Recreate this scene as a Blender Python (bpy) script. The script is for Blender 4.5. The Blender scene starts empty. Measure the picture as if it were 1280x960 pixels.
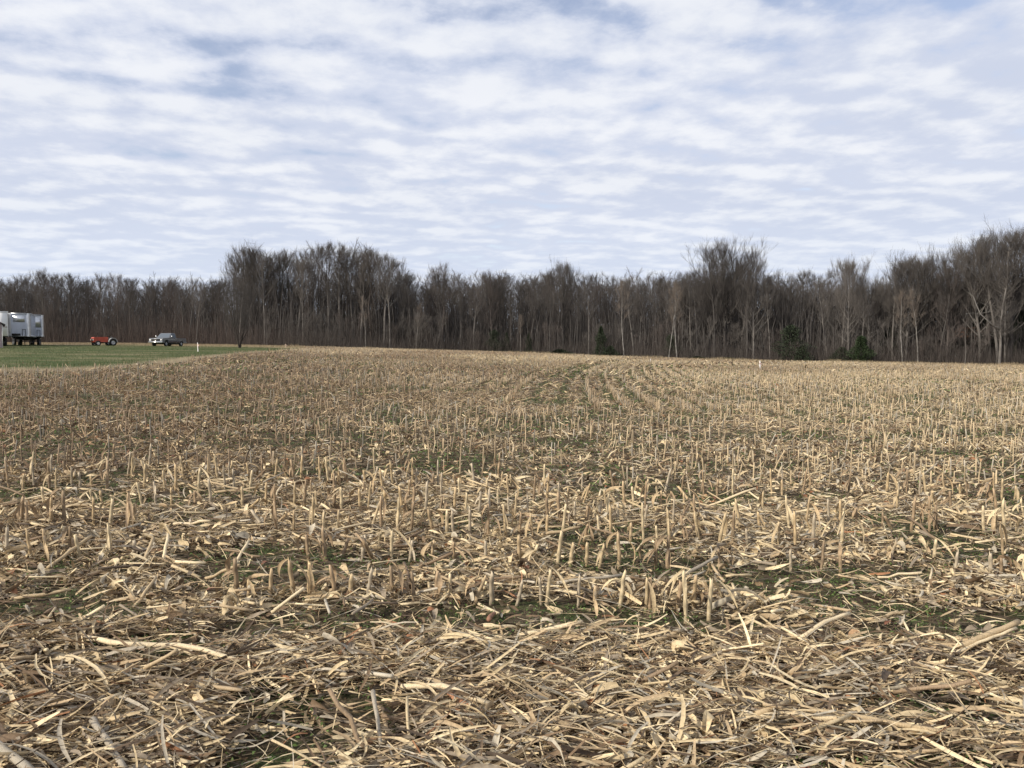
import bpy, math, random
import numpy as np
from mathutils import Vector, Matrix

rng = np.random.default_rng(11)
random.seed(5)
R = math.radians
scene = bpy.context.scene
col = scene.collection

# ------------------------------------------------------------------ camera
EYE = 1.6
PITCH = R(2.39)
FPX = 960.0
cam_d = bpy.data.cameras.new('camera')
cam = bpy.data.objects.new('camera', cam_d)
col.objects.link(cam)
cam.location = (0, 0, EYE)
cam.rotation_euler = (R(90) - PITCH, 0, 0)
cam_d.sensor_width = 36.0
cam_d.lens = 36.0 * FPX / 1280.0
cam_d.clip_start = 0.05
cam_d.clip_end = 6000
scene.camera = cam

# ------------------------------------------------------------------ sky and sun
SKY_STRENGTH = 0.1
SUN_EL, SUN_AZ = R(30), R(236)          # behind the camera, from the left
world = bpy.data.worlds.new('World')
scene.world = world
world.use_nodes = True
wt = world.node_tree
wt.nodes.clear()
def wn(t, **k):
    n = wt.nodes.new(t)
    for a, b in k.items(): setattr(n, a, b)
    return n
def wl(a, b): wt.links.new(a, b)
def wmath(op, a, b=None, c=None, clamp=False):
    n = wn('ShaderNodeMath', operation=op, use_clamp=clamp)
    for i, v in enumerate((a, b, c)):
        if v is None: continue
        if isinstance(v, (int, float)): n.inputs[i].default_value = v
        else: wl(v, n.inputs[i])
    return n.outputs[0]
sky = wn('ShaderNodeTexSky', sky_type='NISHITA')
sky.sun_disc = False
sky.sun_elevation = SUN_EL
sky.sun_rotation = SUN_AZ
sky.air_density = 1.0
sky.dust_density = 0.6
tc = wn('ShaderNodeTexCoord')
sx = wn('ShaderNodeSeparateXYZ'); wl(tc.outputs['Generated'], sx.inputs[0])
zc = wmath('MAXIMUM', sx.outputs[2], 0.0)
zz = wmath('ADD', zc, 0.11)
pxn = wmath('DIVIDE', sx.outputs[0], zz)
pyn = wmath('DIVIDE', sx.outputs[1], zz)
cx = wn('ShaderNodeCombineXYZ'); wl(pxn, cx.inputs[0]); wl(pyn, cx.inputs[1])
mp = wn('ShaderNodeMapping'); wl(cx.outputs[0], mp.inputs[0])
mp.inputs['Rotation'].default_value = (0, 0, R(-12))
mp.inputs['Scale'].default_value = (0.95, 1.0, 1.0)
def wnoise(vec, scale, detail, rough, dist=0.0, w=0.0):
    n = wn('ShaderNodeTexNoise', noise_dimensions='4D')
    wl(vec, n.inputs['Vector'])
    n.inputs['W'].default_value = w
    n.inputs['Scale'].default_value = scale
    n.inputs['Detail'].default_value = detail
    n.inputs['Roughness'].default_value = rough
    n.inputs['Distortion'].default_value = dist
    return n.outputs[0]
n_puff = wnoise(mp.outputs[0], 4.3, 3.0, 0.45, 0.1, 1.7)
sep = wn('ShaderNodeSeparateXYZ'); wl(mp.outputs[0], sep.inputs[0])
n_warp = wnoise(mp.outputs[0], 1.7, 3.0, 0.5, 0.0, 5.2)
wave = wmath('SINE', wmath('ADD', wmath('MULTIPLY', sep.outputs[1], 25.0), wmath('MULTIPLY', n_warp, 22.0)))
# billows: soft cells on slightly warped coordinates
wv = wn('ShaderNodeTexNoise'); wl(mp.outputs[0], wv.inputs['Vector']); wv.inputs['Scale'].default_value = 2.2; wv.inputs['Detail'].default_value = 3
wadd = wn('ShaderNodeVectorMath', operation='MULTIPLY_ADD'); wl(wv.outputs['Color'], wadd.inputs[0]); wadd.inputs[1].default_value = (0.55, 0.55, 0.0); wl(mp.outputs[0], wadd.inputs[2])
vor = wn('ShaderNodeTexVoronoi', feature='SMOOTH_F1'); wl(wadd.outputs[0], vor.inputs['Vector']); vor.inputs['Scale'].default_value = 4.6; vor.inputs['Smoothness'].default_value = 0.7
billow = wmath('SUBTRACT', 0.86, wmath('MULTIPLY', vor.outputs['Distance'], 0.85))
n_roll = wmath('ADD', wmath('MULTIPLY', n_puff, 0.42), wmath('ADD', wmath('MULTIPLY', wave, 0.085), wmath('MULTIPLY', billow, 0.50)))     # rippled rows of cloud
n_fine = wnoise(mp.outputs[0], 11.0, 5.0, 0.62, 0.1, 6.1)
n_big = wnoise(mp.outputs[0], 0.85, 2.0, 0.5, 0.0, 3.3)       # thin and thick areas
def rng_map(v, a, b, c=0.0, d=1.0):
    n = wn('ShaderNodeMapRange', interpolation_type='SMOOTHSTEP')
    wl(v, n.inputs[0])
    for i, x in enumerate((a, b, c, d)): n.inputs[i + 1].default_value = x
    return n.outputs[0]
mixn = wmath('ADD', wmath('MULTIPLY', n_roll, 0.70), wmath('MULTIPLY', n_fine, 0.30))
cover0 = wmath('ADD', mixn, wmath('MULTIPLY', wmath('SUBTRACT', n_big, 0.5), 0.36))
# low down one looks through much more cloud
low = rng_map(zc, 0.14, 0.44, 0.17, 0.022)
cover = rng_map(wmath('ADD', cover0, low), 0.33, 0.50, 0.2, 1.0)
bright = rng_map(wmath('ADD', wmath('MULTIPLY', n_roll, 0.62), wmath('MULTIPLY', n_fine, 0.38)), 0.37, 0.60)
shade_big = rng_map(wnoise(mp.outputs[0], 1.5, 2.0, 0.5, 0.0, 9.4), 0.35, 0.68)
ccol = wn('ShaderNodeMix', data_type='RGBA'); wl(bright, ccol.inputs[0])
ccol.inputs[6].default_value = (6.1, 6.6, 7.9, 1)
ccol.inputs[7].default_value = (8.3, 8.5, 9.0, 1)
ccol2 = wn('ShaderNodeMix', data_type='RGBA', blend_type='MULTIPLY')
wl(wmath('MULTIPLY', shade_big, 0.35), ccol2.inputs[0]); wl(ccol.outputs[2], ccol2.inputs[6])
ccol2.inputs[7].default_value = (0.86, 0.88, 0.91, 1)
skyb = wn('ShaderNodeMix', data_type='RGBA', blend_type='MULTIPLY'); skyb.inputs[0].default_value = 1.0
wl(sky.outputs[0], skyb.inputs[6]); skyb.inputs[7].default_value = (2.0, 1.65, 1.55, 1)
mixc = wn('ShaderNodeMix', data_type='RGBA'); wl(cover, mixc.inputs[0])
wl(skyb.outputs[2], mixc.inputs[6]); wl(ccol2.outputs[2], mixc.inputs[7])
hz = rng_map(zc, 0.0, 0.24, 0.6, 0.0)
mixh = wn('ShaderNodeMix', data_type='RGBA'); wl(hz, mixh.inputs[0])
wl(mixc.outputs[2], mixh.inputs[6]); mixh.inputs[7].default_value = (6.8, 7.6, 8.95, 1)
bg = wn('ShaderNodeBackground'); wl(mixh.outputs[2], bg.inputs[0]); bg.inputs[1].default_value = SKY_STRENGTH
wo = wn('ShaderNodeOutputWorld'); wl(bg.outputs[0], wo.inputs[0])

sun_d = bpy.data.lights.new('sun', 'SUN')
sun = bpy.data.objects.new('sun', sun_d); col.objects.link(sun)
sun_d.energy = 4.6
sun_d.angle = R(3)
sun_d.color = (1.0, 0.93, 0.82)
sdir = Vector((math.sin(SUN_AZ) * math.cos(SUN_EL), math.cos(SUN_AZ) * math.cos(SUN_EL), math.sin(SUN_EL)))
sun.rotation_euler = sdir.to_track_quat('Z', 'Y').to_euler()

scene.view_settings.view_transform = 'Standard'
scene.view_settings.look = 'None'
scene.view_settings.gamma = 1
scene.view_settings.exposure = 0.1
scene.view_settings.use_curve_mapping = False

# ------------------------------------------------------------------ helpers
def tag(o, label=None, cat=None, group=None, kind=None):
    if label: o['label'] = label
    if cat: o['category'] = cat
    if group: o['group'] = group
    if kind: o['kind'] = kind
    return o

def material(name, base=(0.5, 0.5, 0.5), rough=0.8, metal=0.0, attr=False, noise=None, spec=0.3, bump=None, trans=0.0):
    """noise = (scale vec, amount, dark multiplier)"""
    m = bpy.data.materials.new(name)
    m.use_nodes = True
    nt = m.node_tree
    b = nt.nodes['Principled BSDF']
    b.inputs['Roughness'].default_value = rough
    b.inputs['Metallic'].default_value = metal
    b.inputs['Specular IOR Level'].default_value = spec
    if attr:
        a = nt.nodes.new('ShaderNodeAttribute'); a.attribute_name = 'tint'
        src = a.outputs['Color']
    else:
        rgb = nt.nodes.new('ShaderNodeRGB'); rgb.outputs[0].default_value = (*base, 1)
        src = rgb.outputs[0]
    if noise:
        t = nt.nodes.new('ShaderNodeTexCoord')
        mpn = nt.nodes.new('ShaderNodeMapping'); mpn.inputs['Scale'].default_value = noise[0]
        nt.links.new(t.outputs['Object'], mpn.inputs[0])
        n = nt.nodes.new('ShaderNodeTexNoise'); n.inputs['Scale'].default_value = 1.0
        n.inputs['Detail'].default_value = 3; n.inputs['Roughness'].default_value = 0.6
        nt.links.new(mpn.outputs[0], n.inputs['Vector'])
        mr = nt.nodes.new('ShaderNodeMapRange'); nt.links.new(n.outputs[0], mr.inputs[0])
        mr.inputs[1].default_value = 0.3; mr.inputs[2].default_value = 0.7
        mr.inputs[3].default_value = noise[2]; mr.inputs[4].default_value = noise[1]
        mx = nt.nodes.new('ShaderNodeVectorMath'); mx.operation = 'SCALE'
        nt.links.new(src, mx.inputs[0]); nt.links.new(mr.outputs[0], mx.inputs['Scale'])
        src = mx.outputs[0]
        if bump:
            bp = nt.nodes.new('ShaderNodeBump'); bp.inputs['Distance'].default_value = bump
            nt.links.new(n.outputs[0], bp.inputs['Height']); nt.links.new(bp.outputs[0], b.inputs['Normal'])
    nt.links.new(src, b.inputs['Base Color'])
    if trans > 0:
        tr = nt.nodes.new('ShaderNodeBsdfTranslucent'); nt.links.new(src, tr.inputs[0])
        ms = nt.nodes.new('ShaderNodeMixShader'); ms.inputs[0].default_value = trans
        out = nt.nodes['Material Output']
        nt.links.new(b.outputs[0], ms.inputs[1]); nt.links.new(tr.outputs[0], ms.inputs[2])
        nt.links.new(ms.outputs[0], out.inputs[0])
    return m

def np_mesh(name, V, F, mat, tint=None, smooth=False):
    """V (n,3); F list of int arrays (m,3) or (m,4)."""
    me = bpy.data.meshes.new(name)
    V = np.asarray(V, np.float32)
    F = [np.asarray(f, np.int64) for f in F if len(f)]
    loops = np.concatenate([f.ravel() for f in F])
    tot = np.concatenate([np.full(len(f), f.shape[1]) for f in F])
    st = np.concatenate([[0], np.cumsum(tot)[:-1]])
    me.vertices.add(len(V)); me.vertices.foreach_set('co', V.ravel())
    me.loops.add(len(loops)); me.loops.foreach_set('vertex_index', loops.astype(np.int32))
    me.polygons.add(len(tot)); me.polygons.foreach_set('loop_start', st.astype(np.int32))
    me.polygons.foreach_set('loop_total', tot.astype(np.int32))
    if smooth: me.polygons.foreach_set('use_smooth', np.ones(len(tot), bool))
    me.update(calc_edges=True)
    if tint is not None:
        a = me.attributes.new('tint', 'FLOAT_COLOR', 'POINT')
        t = np.ones((len(V), 4), np.float32); tint = np.asarray(tint); t[:, :tint.shape[1]] = tint
        a.data.foreach_set('color', t.ravel())
    if mat: me.materials.append(mat)
    return me

def link(name, me, parent=None):
    o = bpy.data.objects.new(name, me); col.objects.link(o)
    if parent: o.parent = parent
    return o

def empty(name, loc=(0, 0, 0), rz=0.0):
    o = bpy.data.objects.new(name, None); col.objects.link(o)
    o.empty_display_size = 0.2
    o.location = loc; o.rotation_euler = (0, 0, rz)
    return o

def tubes(P, Rr, sides=4, cap=False):
    """P (N,K,3) centrelines, Rr (N,K) radii -> V, faces list, verts per item"""
    N, K, _ = P.shape
    T = np.empty_like(P)
    T[:, 1:-1] = P[:, 2:] - P[:, :-2] if K > 2 else T[:, 1:-1]
    T[:, 0] = P[:, 1] - P[:, 0]; T[:, -1] = P[:, -1] - P[:, -2]
    T /= np.linalg.norm(T, axis=2, keepdims=True) + 1e-9
    m = np.abs(P[:, -1] - P[:, 0]); ref = np.zeros((N, 3))
    ref[np.arange(N), np.argmin(m, axis=1)] = 1
    A = np.cross(T, ref[:, None, :]); A /= np.linalg.norm(A, axis=2, keepdims=True) + 1e-9
    B = np.cross(T, A)
    th = np.arange(sides) * 2 * np.pi / sides
    V = P[:, :, None] + Rr[:, :, None, None] * (A[:, :, None] * np.cos(th)[None, None, :, None] + B[:, :, None] * np.sin(th)[None, None, :, None])
    V = V.reshape(-1, 3)
    n = np.arange(N)[:, None, None] * (K * sides)
    k = np.arange(K - 1)[None, :, None] * sides
    s = np.arange(sides)[None, None, :]; s2 = (s + 1) % sides
    F = np.stack([n + k + s, n + k + s2, n + k + sides + s2, n + k + sides + s], -1).reshape(-1, 4)
    Fs = [F]
    if cap:
        base = np.arange(N)[:, None] * (K * sides)
        e = base + (K - 1) * sides + np.arange(sides)[None]
        Fs.append(e); Fs.append(base + np.arange(sides)[None, ::-1])
    return V, Fs, K * sides

def strips(pos, yaw, pitch, roll, L, W, K=3, bow=None, bend=None, fold=0.0, taper=0.7, twist=None):
    """bent ribbons, V shaped across when fold>0. returns V, F, verts per item"""
    N = len(pos)
    s = np.linspace(-0.5, 0.5, K + 1)[None]
    al = s * L[:, None]
    up = (bow if bow is not None else np.zeros(N))[:, None] * (0.25 - s * s) * 4 * L[:, None]
    sd = (bend if bend is not None else np.zeros(N))[:, None] * (s * s) * 4 * L[:, None]
    prof = 1 - taper * np.abs(s * 2) ** 1.7
    w = W[:, None] * prof * 0.5
    tw = (twist if twist is not None else np.zeros(N))[:, None] * s + roll[:, None]
    across = [-1, 0, 1] if fold > 0 else [-1, 1]
    C = len(across)
    X = np.repeat(al[:, :, None], C, 2)
    a = np.array(across)[None, None]
    y0 = a * w[:, :, None]; z0 = np.abs(a) * fold * w[:, :, None]
    ct, stt = np.cos(tw)[:, :, None], np.sin(tw)[:, :, None]
    Y = sd[:, :, None] + y0 * ct - z0 * stt
    Z = up[:, :, None] + y0 * stt + z0 * ct
    cp, sp = np.cos(pitch)[:, None, None], np.sin(pitch)[:, None, None]
    X2 = X * cp - Z * sp; Z2 = X * sp + Z * cp
    cy, sy = np.cos(yaw)[:, None, None], np.sin(yaw)[:, None, None]
    X3 = X2 * cy - Y * sy; Y3 = X2 * sy + Y * cy
    V = np.stack([X3, Y3, Z2], -1) + pos[:, None, None, :]
    V = V.reshape(-1, 3)
    per = (K + 1) * C
    n = np.arange(N)[:, None, None] * per
    k = np.arange(K)[None, :, None] * C
    c = np.arange(C - 1)[None, None]
    F = np.stack([n + k + c, n + k + c + 1, n + k + C + c + 1, n + k + C + c], -1).reshape(-1, 4)
    return V, [F], per

class Acc:
    def __init__(s): s.V = []; s.F = {}; s.T = []; s.n = 0
    def add(s, V, F, tint=None):
        s.V.append(V)
        for f in F: s.F.setdefault(f.shape[1], []).append(f + s.n)
        if tint is not None: s.T.append(tint)
        s.n += len(V)
    def mesh(s, name, mat, smooth=False):
        return np_mesh(name, np.concatenate(s.V), [np.concatenate(v) for v in s.F.values()], mat,
                       np.concatenate(s.T) if s.T else None, smooth)

# value noise
_perm = np.random.default_rng(3).random((256, 256))
def vnoise(x, y):
    xi = np.floor(x).astype(int); yi = np.floor(y).astype(int)
    fx = x - xi; fy = y - yi
    fx = fx * fx * (3 - 2 * fx); fy = fy * fy * (3 - 2 * fy)
    g = lambda a, b: _perm[a & 255, b & 255]
    return (g(xi, yi) * (1 - fx) + g(xi + 1, yi) * fx) * (1 - fy) + (g(xi, yi + 1) * (1 - fx) + g(xi + 1, yi + 1) * fx) * fy
def fbm(x, y, o=3):
    r = 0; a = 1; t = 0
    for i in range(o):
        r = r + a * vnoise(x * 2 ** i + 17 * i, y * 2 ** i + 5 * i); t += a; a *= 0.5
    return r / t

# ------------------------------------------------------------------ terrain
# picture column, distance of the woods' edge, picture row of the ground there
EDGE = [(-900, 140, 429.5), (-300, 140, 429.5), (0, 140, 429.8), (150, 140, 430.5), (250, 136, 432), (320, 132, 433), (400, 128, 435.2), (500, 130, 437.5),
        (640, 132, 441.5), (750, 130, 445.5), (850, 122, 449.5), (950, 118, 452), (1100, 112, 454), (1200, 108, 456.3),
        (1280, 104, 458.3), (1500, 95, 461), (2100, 95, 461)]
_u = np.array([(p - 640) / FPX for p, d, y in EDGE])
_uu = np.linspace(-2, 2, 801)
def smooth_tab(vals):
    t = np.interp(_uu, _u, vals); k = np.hanning(31); k /= k.sum()
    tp = np.pad(t, 15, mode='edge'); return np.convolve(tp, k, 'valid')
_D = smooth_tab([d for p, d, y in EDGE])
_H = smooth_tab([EYE + (440 - y) / FPX * d for p, d, y in EDGE])
def uof(x, y): return np.clip(x / np.maximum(y, 4.0), -1.9, 1.9)
def edgeD(u): return np.interp(u, _uu, _D)
def hfn(x, y):
    u = uof(x, y)
    D = np.interp(u, _uu, _D); H = np.interp(u, _uu, _H)
    t = np.clip(y / D, 0, 1)
    s = t + 0.12 * np.sin(np.pi * t) - 0.02 * (1 - np.exp(-t / 0.03)) * (1 - t)
    s = np.where(y < 0, 0, s)
    r = np.sqrt(x * x + y * y)
    near = np.clip(1 - r / 25, 0, 1)
    return H * s + (fbm(x / 7 + 50, y / 7 + 50) - 0.5) * 0.10 * np.clip(r / 20, 0.2, 1) + (fbm(x * 2.2 + 9, y * 2.2 + 70) - 0.5) * 0.06 * near

def sinhgrid(N, A, k, c): i = np.arange(-N, N + 1); return c + A * np.sinh(k * i)
GX = sinhgrid(230, 2.2, 0.031, 0.0)
GY = sinhgrid(250, 3.0, 0.026, 5.5)
GZ = hfn(GX[:, None] + 0 * GY[None], GY[None] + 0 * GX[:, None])
def gz(x, y):
    x = np.asarray(x, float); y = np.asarray(y, float)
    i = np.clip(np.searchsorted(GX, x) - 1, 0, len(GX) - 2); j = np.clip(np.searchsorted(GY, y) - 1, 0, len(GY) - 2)
    fx = (x - GX[i]) / (GX[i + 1] - GX[i]); fy = (y - GY[j]) / (GY[j + 1] - GY[j])
    return (GZ[i, j] * (1 - fx) + GZ[i + 1, j] * fx) * (1 - fy) + (GZ[i, j + 1] * (1 - fx) + GZ[i + 1, j + 1] * fx) * fy

ca, sa = math.cos(PITCH), math.sin(PITCH)
def ray(px, py):
    a = (px - 640) / FPX; b = (480 - py) / FPX
    return np.array([a, ca + b * sa, -sa + b * ca])
def proj(x, y, z):
    dz = z - EYE
    d = y * ca - dz * sa; v = y * sa + dz * ca
    return 640 + FPX * x / d, 480 - FPX * v / d
def on_ground(px, py):
    r = ray(px, py); t = 1.0
    for _ in range(4000):
        p = r * t
        if EYE + p[2] < gz(p[0], p[1]): break
        t *= 1.003
    return p[0], p[1]
def at_dist(px, d): return (px - 640) / FPX * d, d

# lawn outline (front edge) found from where it meets the stubble
LP = [(-900, 462), (-200, 466), (0, 465), (60, 463), (110, 459), (180, 454), (240, 447), (300, 442), (345, 438.6), (372, 436.8)]
LPT = [on_ground(max(p, -60), y) for p, y in LP]
lu = np.array([(p - 640) / FPX for p, y in LP]); lD = np.array([q[1] for q in LPT])
LBACK = 108.0
def lawn_amount(x, y):
    u = x / np.maximum(y, 4.0)
    f = np.interp(u, lu, lD)
    jit = (fbm(x / 3, y / 6 + 30) - 0.5) * 8
    a = np.clip((y - f + jit * 0.7) / 3.0, 0, 1) * np.clip((LBACK + jit * 0.6 - y) / 4, 0, 1)
    return np.where((u < lu[-1]) & (y > 5), a, 0)
def strip_amount(x, y):                # pale dead grass between stubble and lawn and in front of the woods
    u = x / np.maximum(y, 4.0)
    f = np.interp(u, lu, lD)
    jit = (fbm(x / 2.5 + 8, y / 5 + 3) - 0.5) * 10
    wdt = np.interp(u, [-1, -0.62, -0.5, -0.3], [0.1, 0.3, 5, 8])
    a = ((y > f - wdt + jit) & (u < lu[-1] + 0.01) & (y > 5))
    e = edgeD(np.clip(u, -2, 2))
    b = (y > e - 3.5)
    return np.where(a | b, 1.0, 0.0)
def woods_amount(x, y):
    u = uof(x, y); e = edgeD(u)
    return np.where(y > 5, np.clip((y - e - 1.0) / 2.0, 0, 1), 0)

# bare / green patches: 0 = thick litter, 1 = bare
def bare(x, y):
    n = fbm(x / 0.9 + 3, y / 0.55 + 40, 4)
    band = np.exp(-((y - 4.28 - 0.12 * np.sin(x * 1.1)) / 0.2) ** 2) * 0.095      # clear strip in front of the first row
    band2 = np.exp(-((y - 5.35 - 0.1 * np.sin(x * 0.8 + 1)) / 0.25) ** 2) * 0.07
    thick = np.clip((4.0 - y) / 1.0, 0, 1) * 0.10
    q = y - 18
    ph = (x - 0.06 * q - 0.0016 * q * q) / 0.76
    vis = np.clip((y - 16) / 5, 0, 1) * np.clip((x / np.maximum(y, 4) + 0.12) / 0.15, 0, 1)
    return n + band + band2 - thick + 0.12 * np.exp(-((ph - 1.5) / 0.8) ** 2) * np.clip((y - 16) / 5, 0, 1) - (0.06 + 0.12 * vis) * np.cos(2 * np.pi * ph) * np.clip((y - 16) / 5, 0, 1)
def build_ground():
    nx, ny = len(GX), len(GY)
    X, Y = np.meshgrid(GX, GY, indexing='ij')
    V = np.stack([X, Y, GZ], -1).reshape(-1, 3)
    i = np.arange(nx - 1)[:, None]; j = np.arange(ny - 1)[None]
    F = np.stack([i * ny + j, (i + 1) * ny + j, (i + 1) * ny + j + 1, i * ny + j + 1], -1).reshape(-1, 4)
    x, y = V[:, 0], V[:, 1]
    T = np.stack([lawn_amount(x, y), strip_amount(x, y), woods_amount(x, y), np.clip((bare(x, y) - 0.47) / 0.10, 0, 1)], -1)
    m = bpy.data.materials.new('field_ground'); m.use_nodes = True
    nt = m.node_tree; b = nt.nodes['Principled BSDF']
    b.inputs['Roughness'].default_value = 0.95; b.inputs['Specular IOR Level'].default_value = 0.1
    tcn = nt.nodes.new('ShaderNodeTexCoord')
    def noise(sc, det=4, rough=0.6, scale=(1, 1, 1), off=0.0):
        mpn = nt.nodes.new('ShaderNodeMapping'); mpn.inputs['Scale'].default_value = scale
        mpn.inputs['Location'].default_value = (off, off, 0)
        nt.links.new(tcn.outputs['Object'], mpn.inputs[0])
        n = nt.nodes.new('ShaderNodeTexNoise'); nt.links.new(mpn.outputs[0], n.inputs['Vector'])
        n.inputs['Scale'].default_value = sc; n.inputs['Detail'].default_value = det; n.inputs['Roughness'].default_value = rough
        return n.outputs[0]
    def mr(v, a, bb, c=0, d=1):
        n = nt.nodes.new('ShaderNodeMapRange'); nt.links.new(v, n.inputs[0])
        for q, w in enumerate((a, bb, c, d)): n.inputs[q + 1].default_value = w
        return n.outputs[0]
    def mix(f, a, bb):
        n = nt.nodes.new('ShaderNodeMix'); n.data_type = 'RGBA'
        if isinstance(f, float): n.inputs[0].default_value = f
        else: nt.links.new(f, n.inputs[0])
        for idx, c in ((6, a), (7, bb)):
            if isinstance(c, tuple): n.inputs[idx].default_value = (*c, 1)
            else: nt.links.new(c, n.inputs[idx])
        return n.outputs[2]
    soil = mix(mr(noise(30), 0.35, 0.65), (0.026, 0.019, 0.013), (0.080, 0.055, 0.034))
    straw = mix(mr(noise(55, 3, 0.7, (1, 2.2, 1), 3.0), 0.4, 0.6), (0.15, 0.112, 0.072), (0.36, 0.285, 0.185))
    fieldc = mix(mr(noise(9, 6, 0.75, (1, 1.8, 1), 7.0), 0.42, 0.56), soil, straw)
    moss = mix(mr(noise(40, 3), 0.35, 0.65), (0.026, 0.042, 0.014), (0.065, 0.095, 0.028))
    at = nt.nodes.new('ShaderNodeAttribute'); at.attribute_name = 'tint'
    mm = nt.nodes.new('ShaderNodeMath'); mm.operation = 'MULTIPLY'
    nt.links.new(at.outputs['Alpha'], mm.inputs[0]); nt.links.new(mr(noise(5.0, 6, 0.75, (1, 1, 1), 11.0), 0.46, 0.60, 0, 0.75), mm.inputs[1])
    dk = nt.nodes.new('ShaderNodeMath'); dk.operation = 'MULTIPLY'; nt.links.new(at.outputs['Alpha'], dk.inputs[0]); dk.inputs[1].default_value = 0.6
    fieldc = mix(dk.outputs[0], fieldc, soil)
    fieldc = mix(mm.outputs[0], fieldc, moss)
    lawn = mix(mr(noise(1.5, 5, 0.7), 0.3, 0.7), (0.046, 0.066, 0.023), (0.105, 0.125, 0.046))
    lawn = mix(mr(noise(0.16, 4, 0.6, (1, 2.2, 1), 5.0), 0.44, 0.62, 0, 0.85), lawn, (0.22, 0.19, 0.105))
    dry = mix(mr(noise(2.0, 5, 0.7, (1, 1, 1), 2.0), 0.3, 0.7), (0.17, 0.13, 0.08), (0.40, 0.33, 0.21))
    leaf = mix(mr(noise(3.0, 4), 0.3, 0.7), (0.03, 0.024, 0.018), (0.075, 0.055, 0.038))
    at = nt.nodes.new('ShaderNodeAttribute'); at.attribute_name = 'tint'
    sp = nt.nodes.new('ShaderNodeSeparateColor'); nt.links.new(at.outputs['Color'], sp.inputs[0])
    c = mix(sp.outputs[1], fieldc, dry)
    c = mix(sp.outputs[0], c, lawn)
    c = mix(sp.outputs[2], c, leaf)
    nt.links.new(c, b.inputs['Base Color'])
    bp = nt.nodes.new('ShaderNodeBump'); bp.inputs['Distance'].default_value = 0.05; bp.inputs['Strength'].default_value = 1.0
    nt.links.new(noise(14, 6, 0.7), bp.inputs['Height']); nt.links.new(bp.outputs[0], b.inputs['Normal'])
    o = link('ground', np_mesh('ground', V, [F], m, T, smooth=True))
    tag(o, kind='structure')
build_ground()

# ------------------------------------------------------------------ tints of the maize residue
PAL = np.array([(0.76, 0.62, 0.39), (0.60, 0.47, 0.28), (0.45, 0.335, 0.20), (0.47, 0.41, 0.31), (0.28, 0.225, 0.16),
                (0.20, 0.135, 0.08), (0.105, 0.075, 0.05), (0.34, 0.17, 0.085)])
def tints(N, w, per, jit=0.16):
    w = np.array(w, float); w /= w.sum()
    c = PAL[rng.choice(len(PAL), N, p=w)] * rng.uniform(1 - jit, 1 + jit, (N, 1))
    return np.repeat(c, per, axis=0)
M_LITTER = material('maize_litter', attr=True, rough=0.7, spec=0.25, noise=((60, 60, 60), 1.18, 0.72), trans=0.12)
M_STALK = material('maize_stalk', attr=True, rough=0.65, spec=0.3, noise=((220, 220, 14), 1.2, 0.68), bump=0.002)
M_GREEN = material('weed_leaves', attr=True, rough=0.6, spec=0.3, trans=0.2)

def wedge(N, y0, y1, half=0.80, extra=0.6):
    """uniform points in the field wedge in front of the camera"""
    y = np.sqrt(rng.uniform(y0 ** 2, y1 ** 2, N)); x = rng.uniform(-1, 1, N) * (half * y + extra)
    return x, y
def field_ok(x, y):
    return (strip_amount(x, y) < 0.5) & (lawn_amount(x, y) < 0.3) & (y < edgeD(uof(x, y)) - 3)

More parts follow.
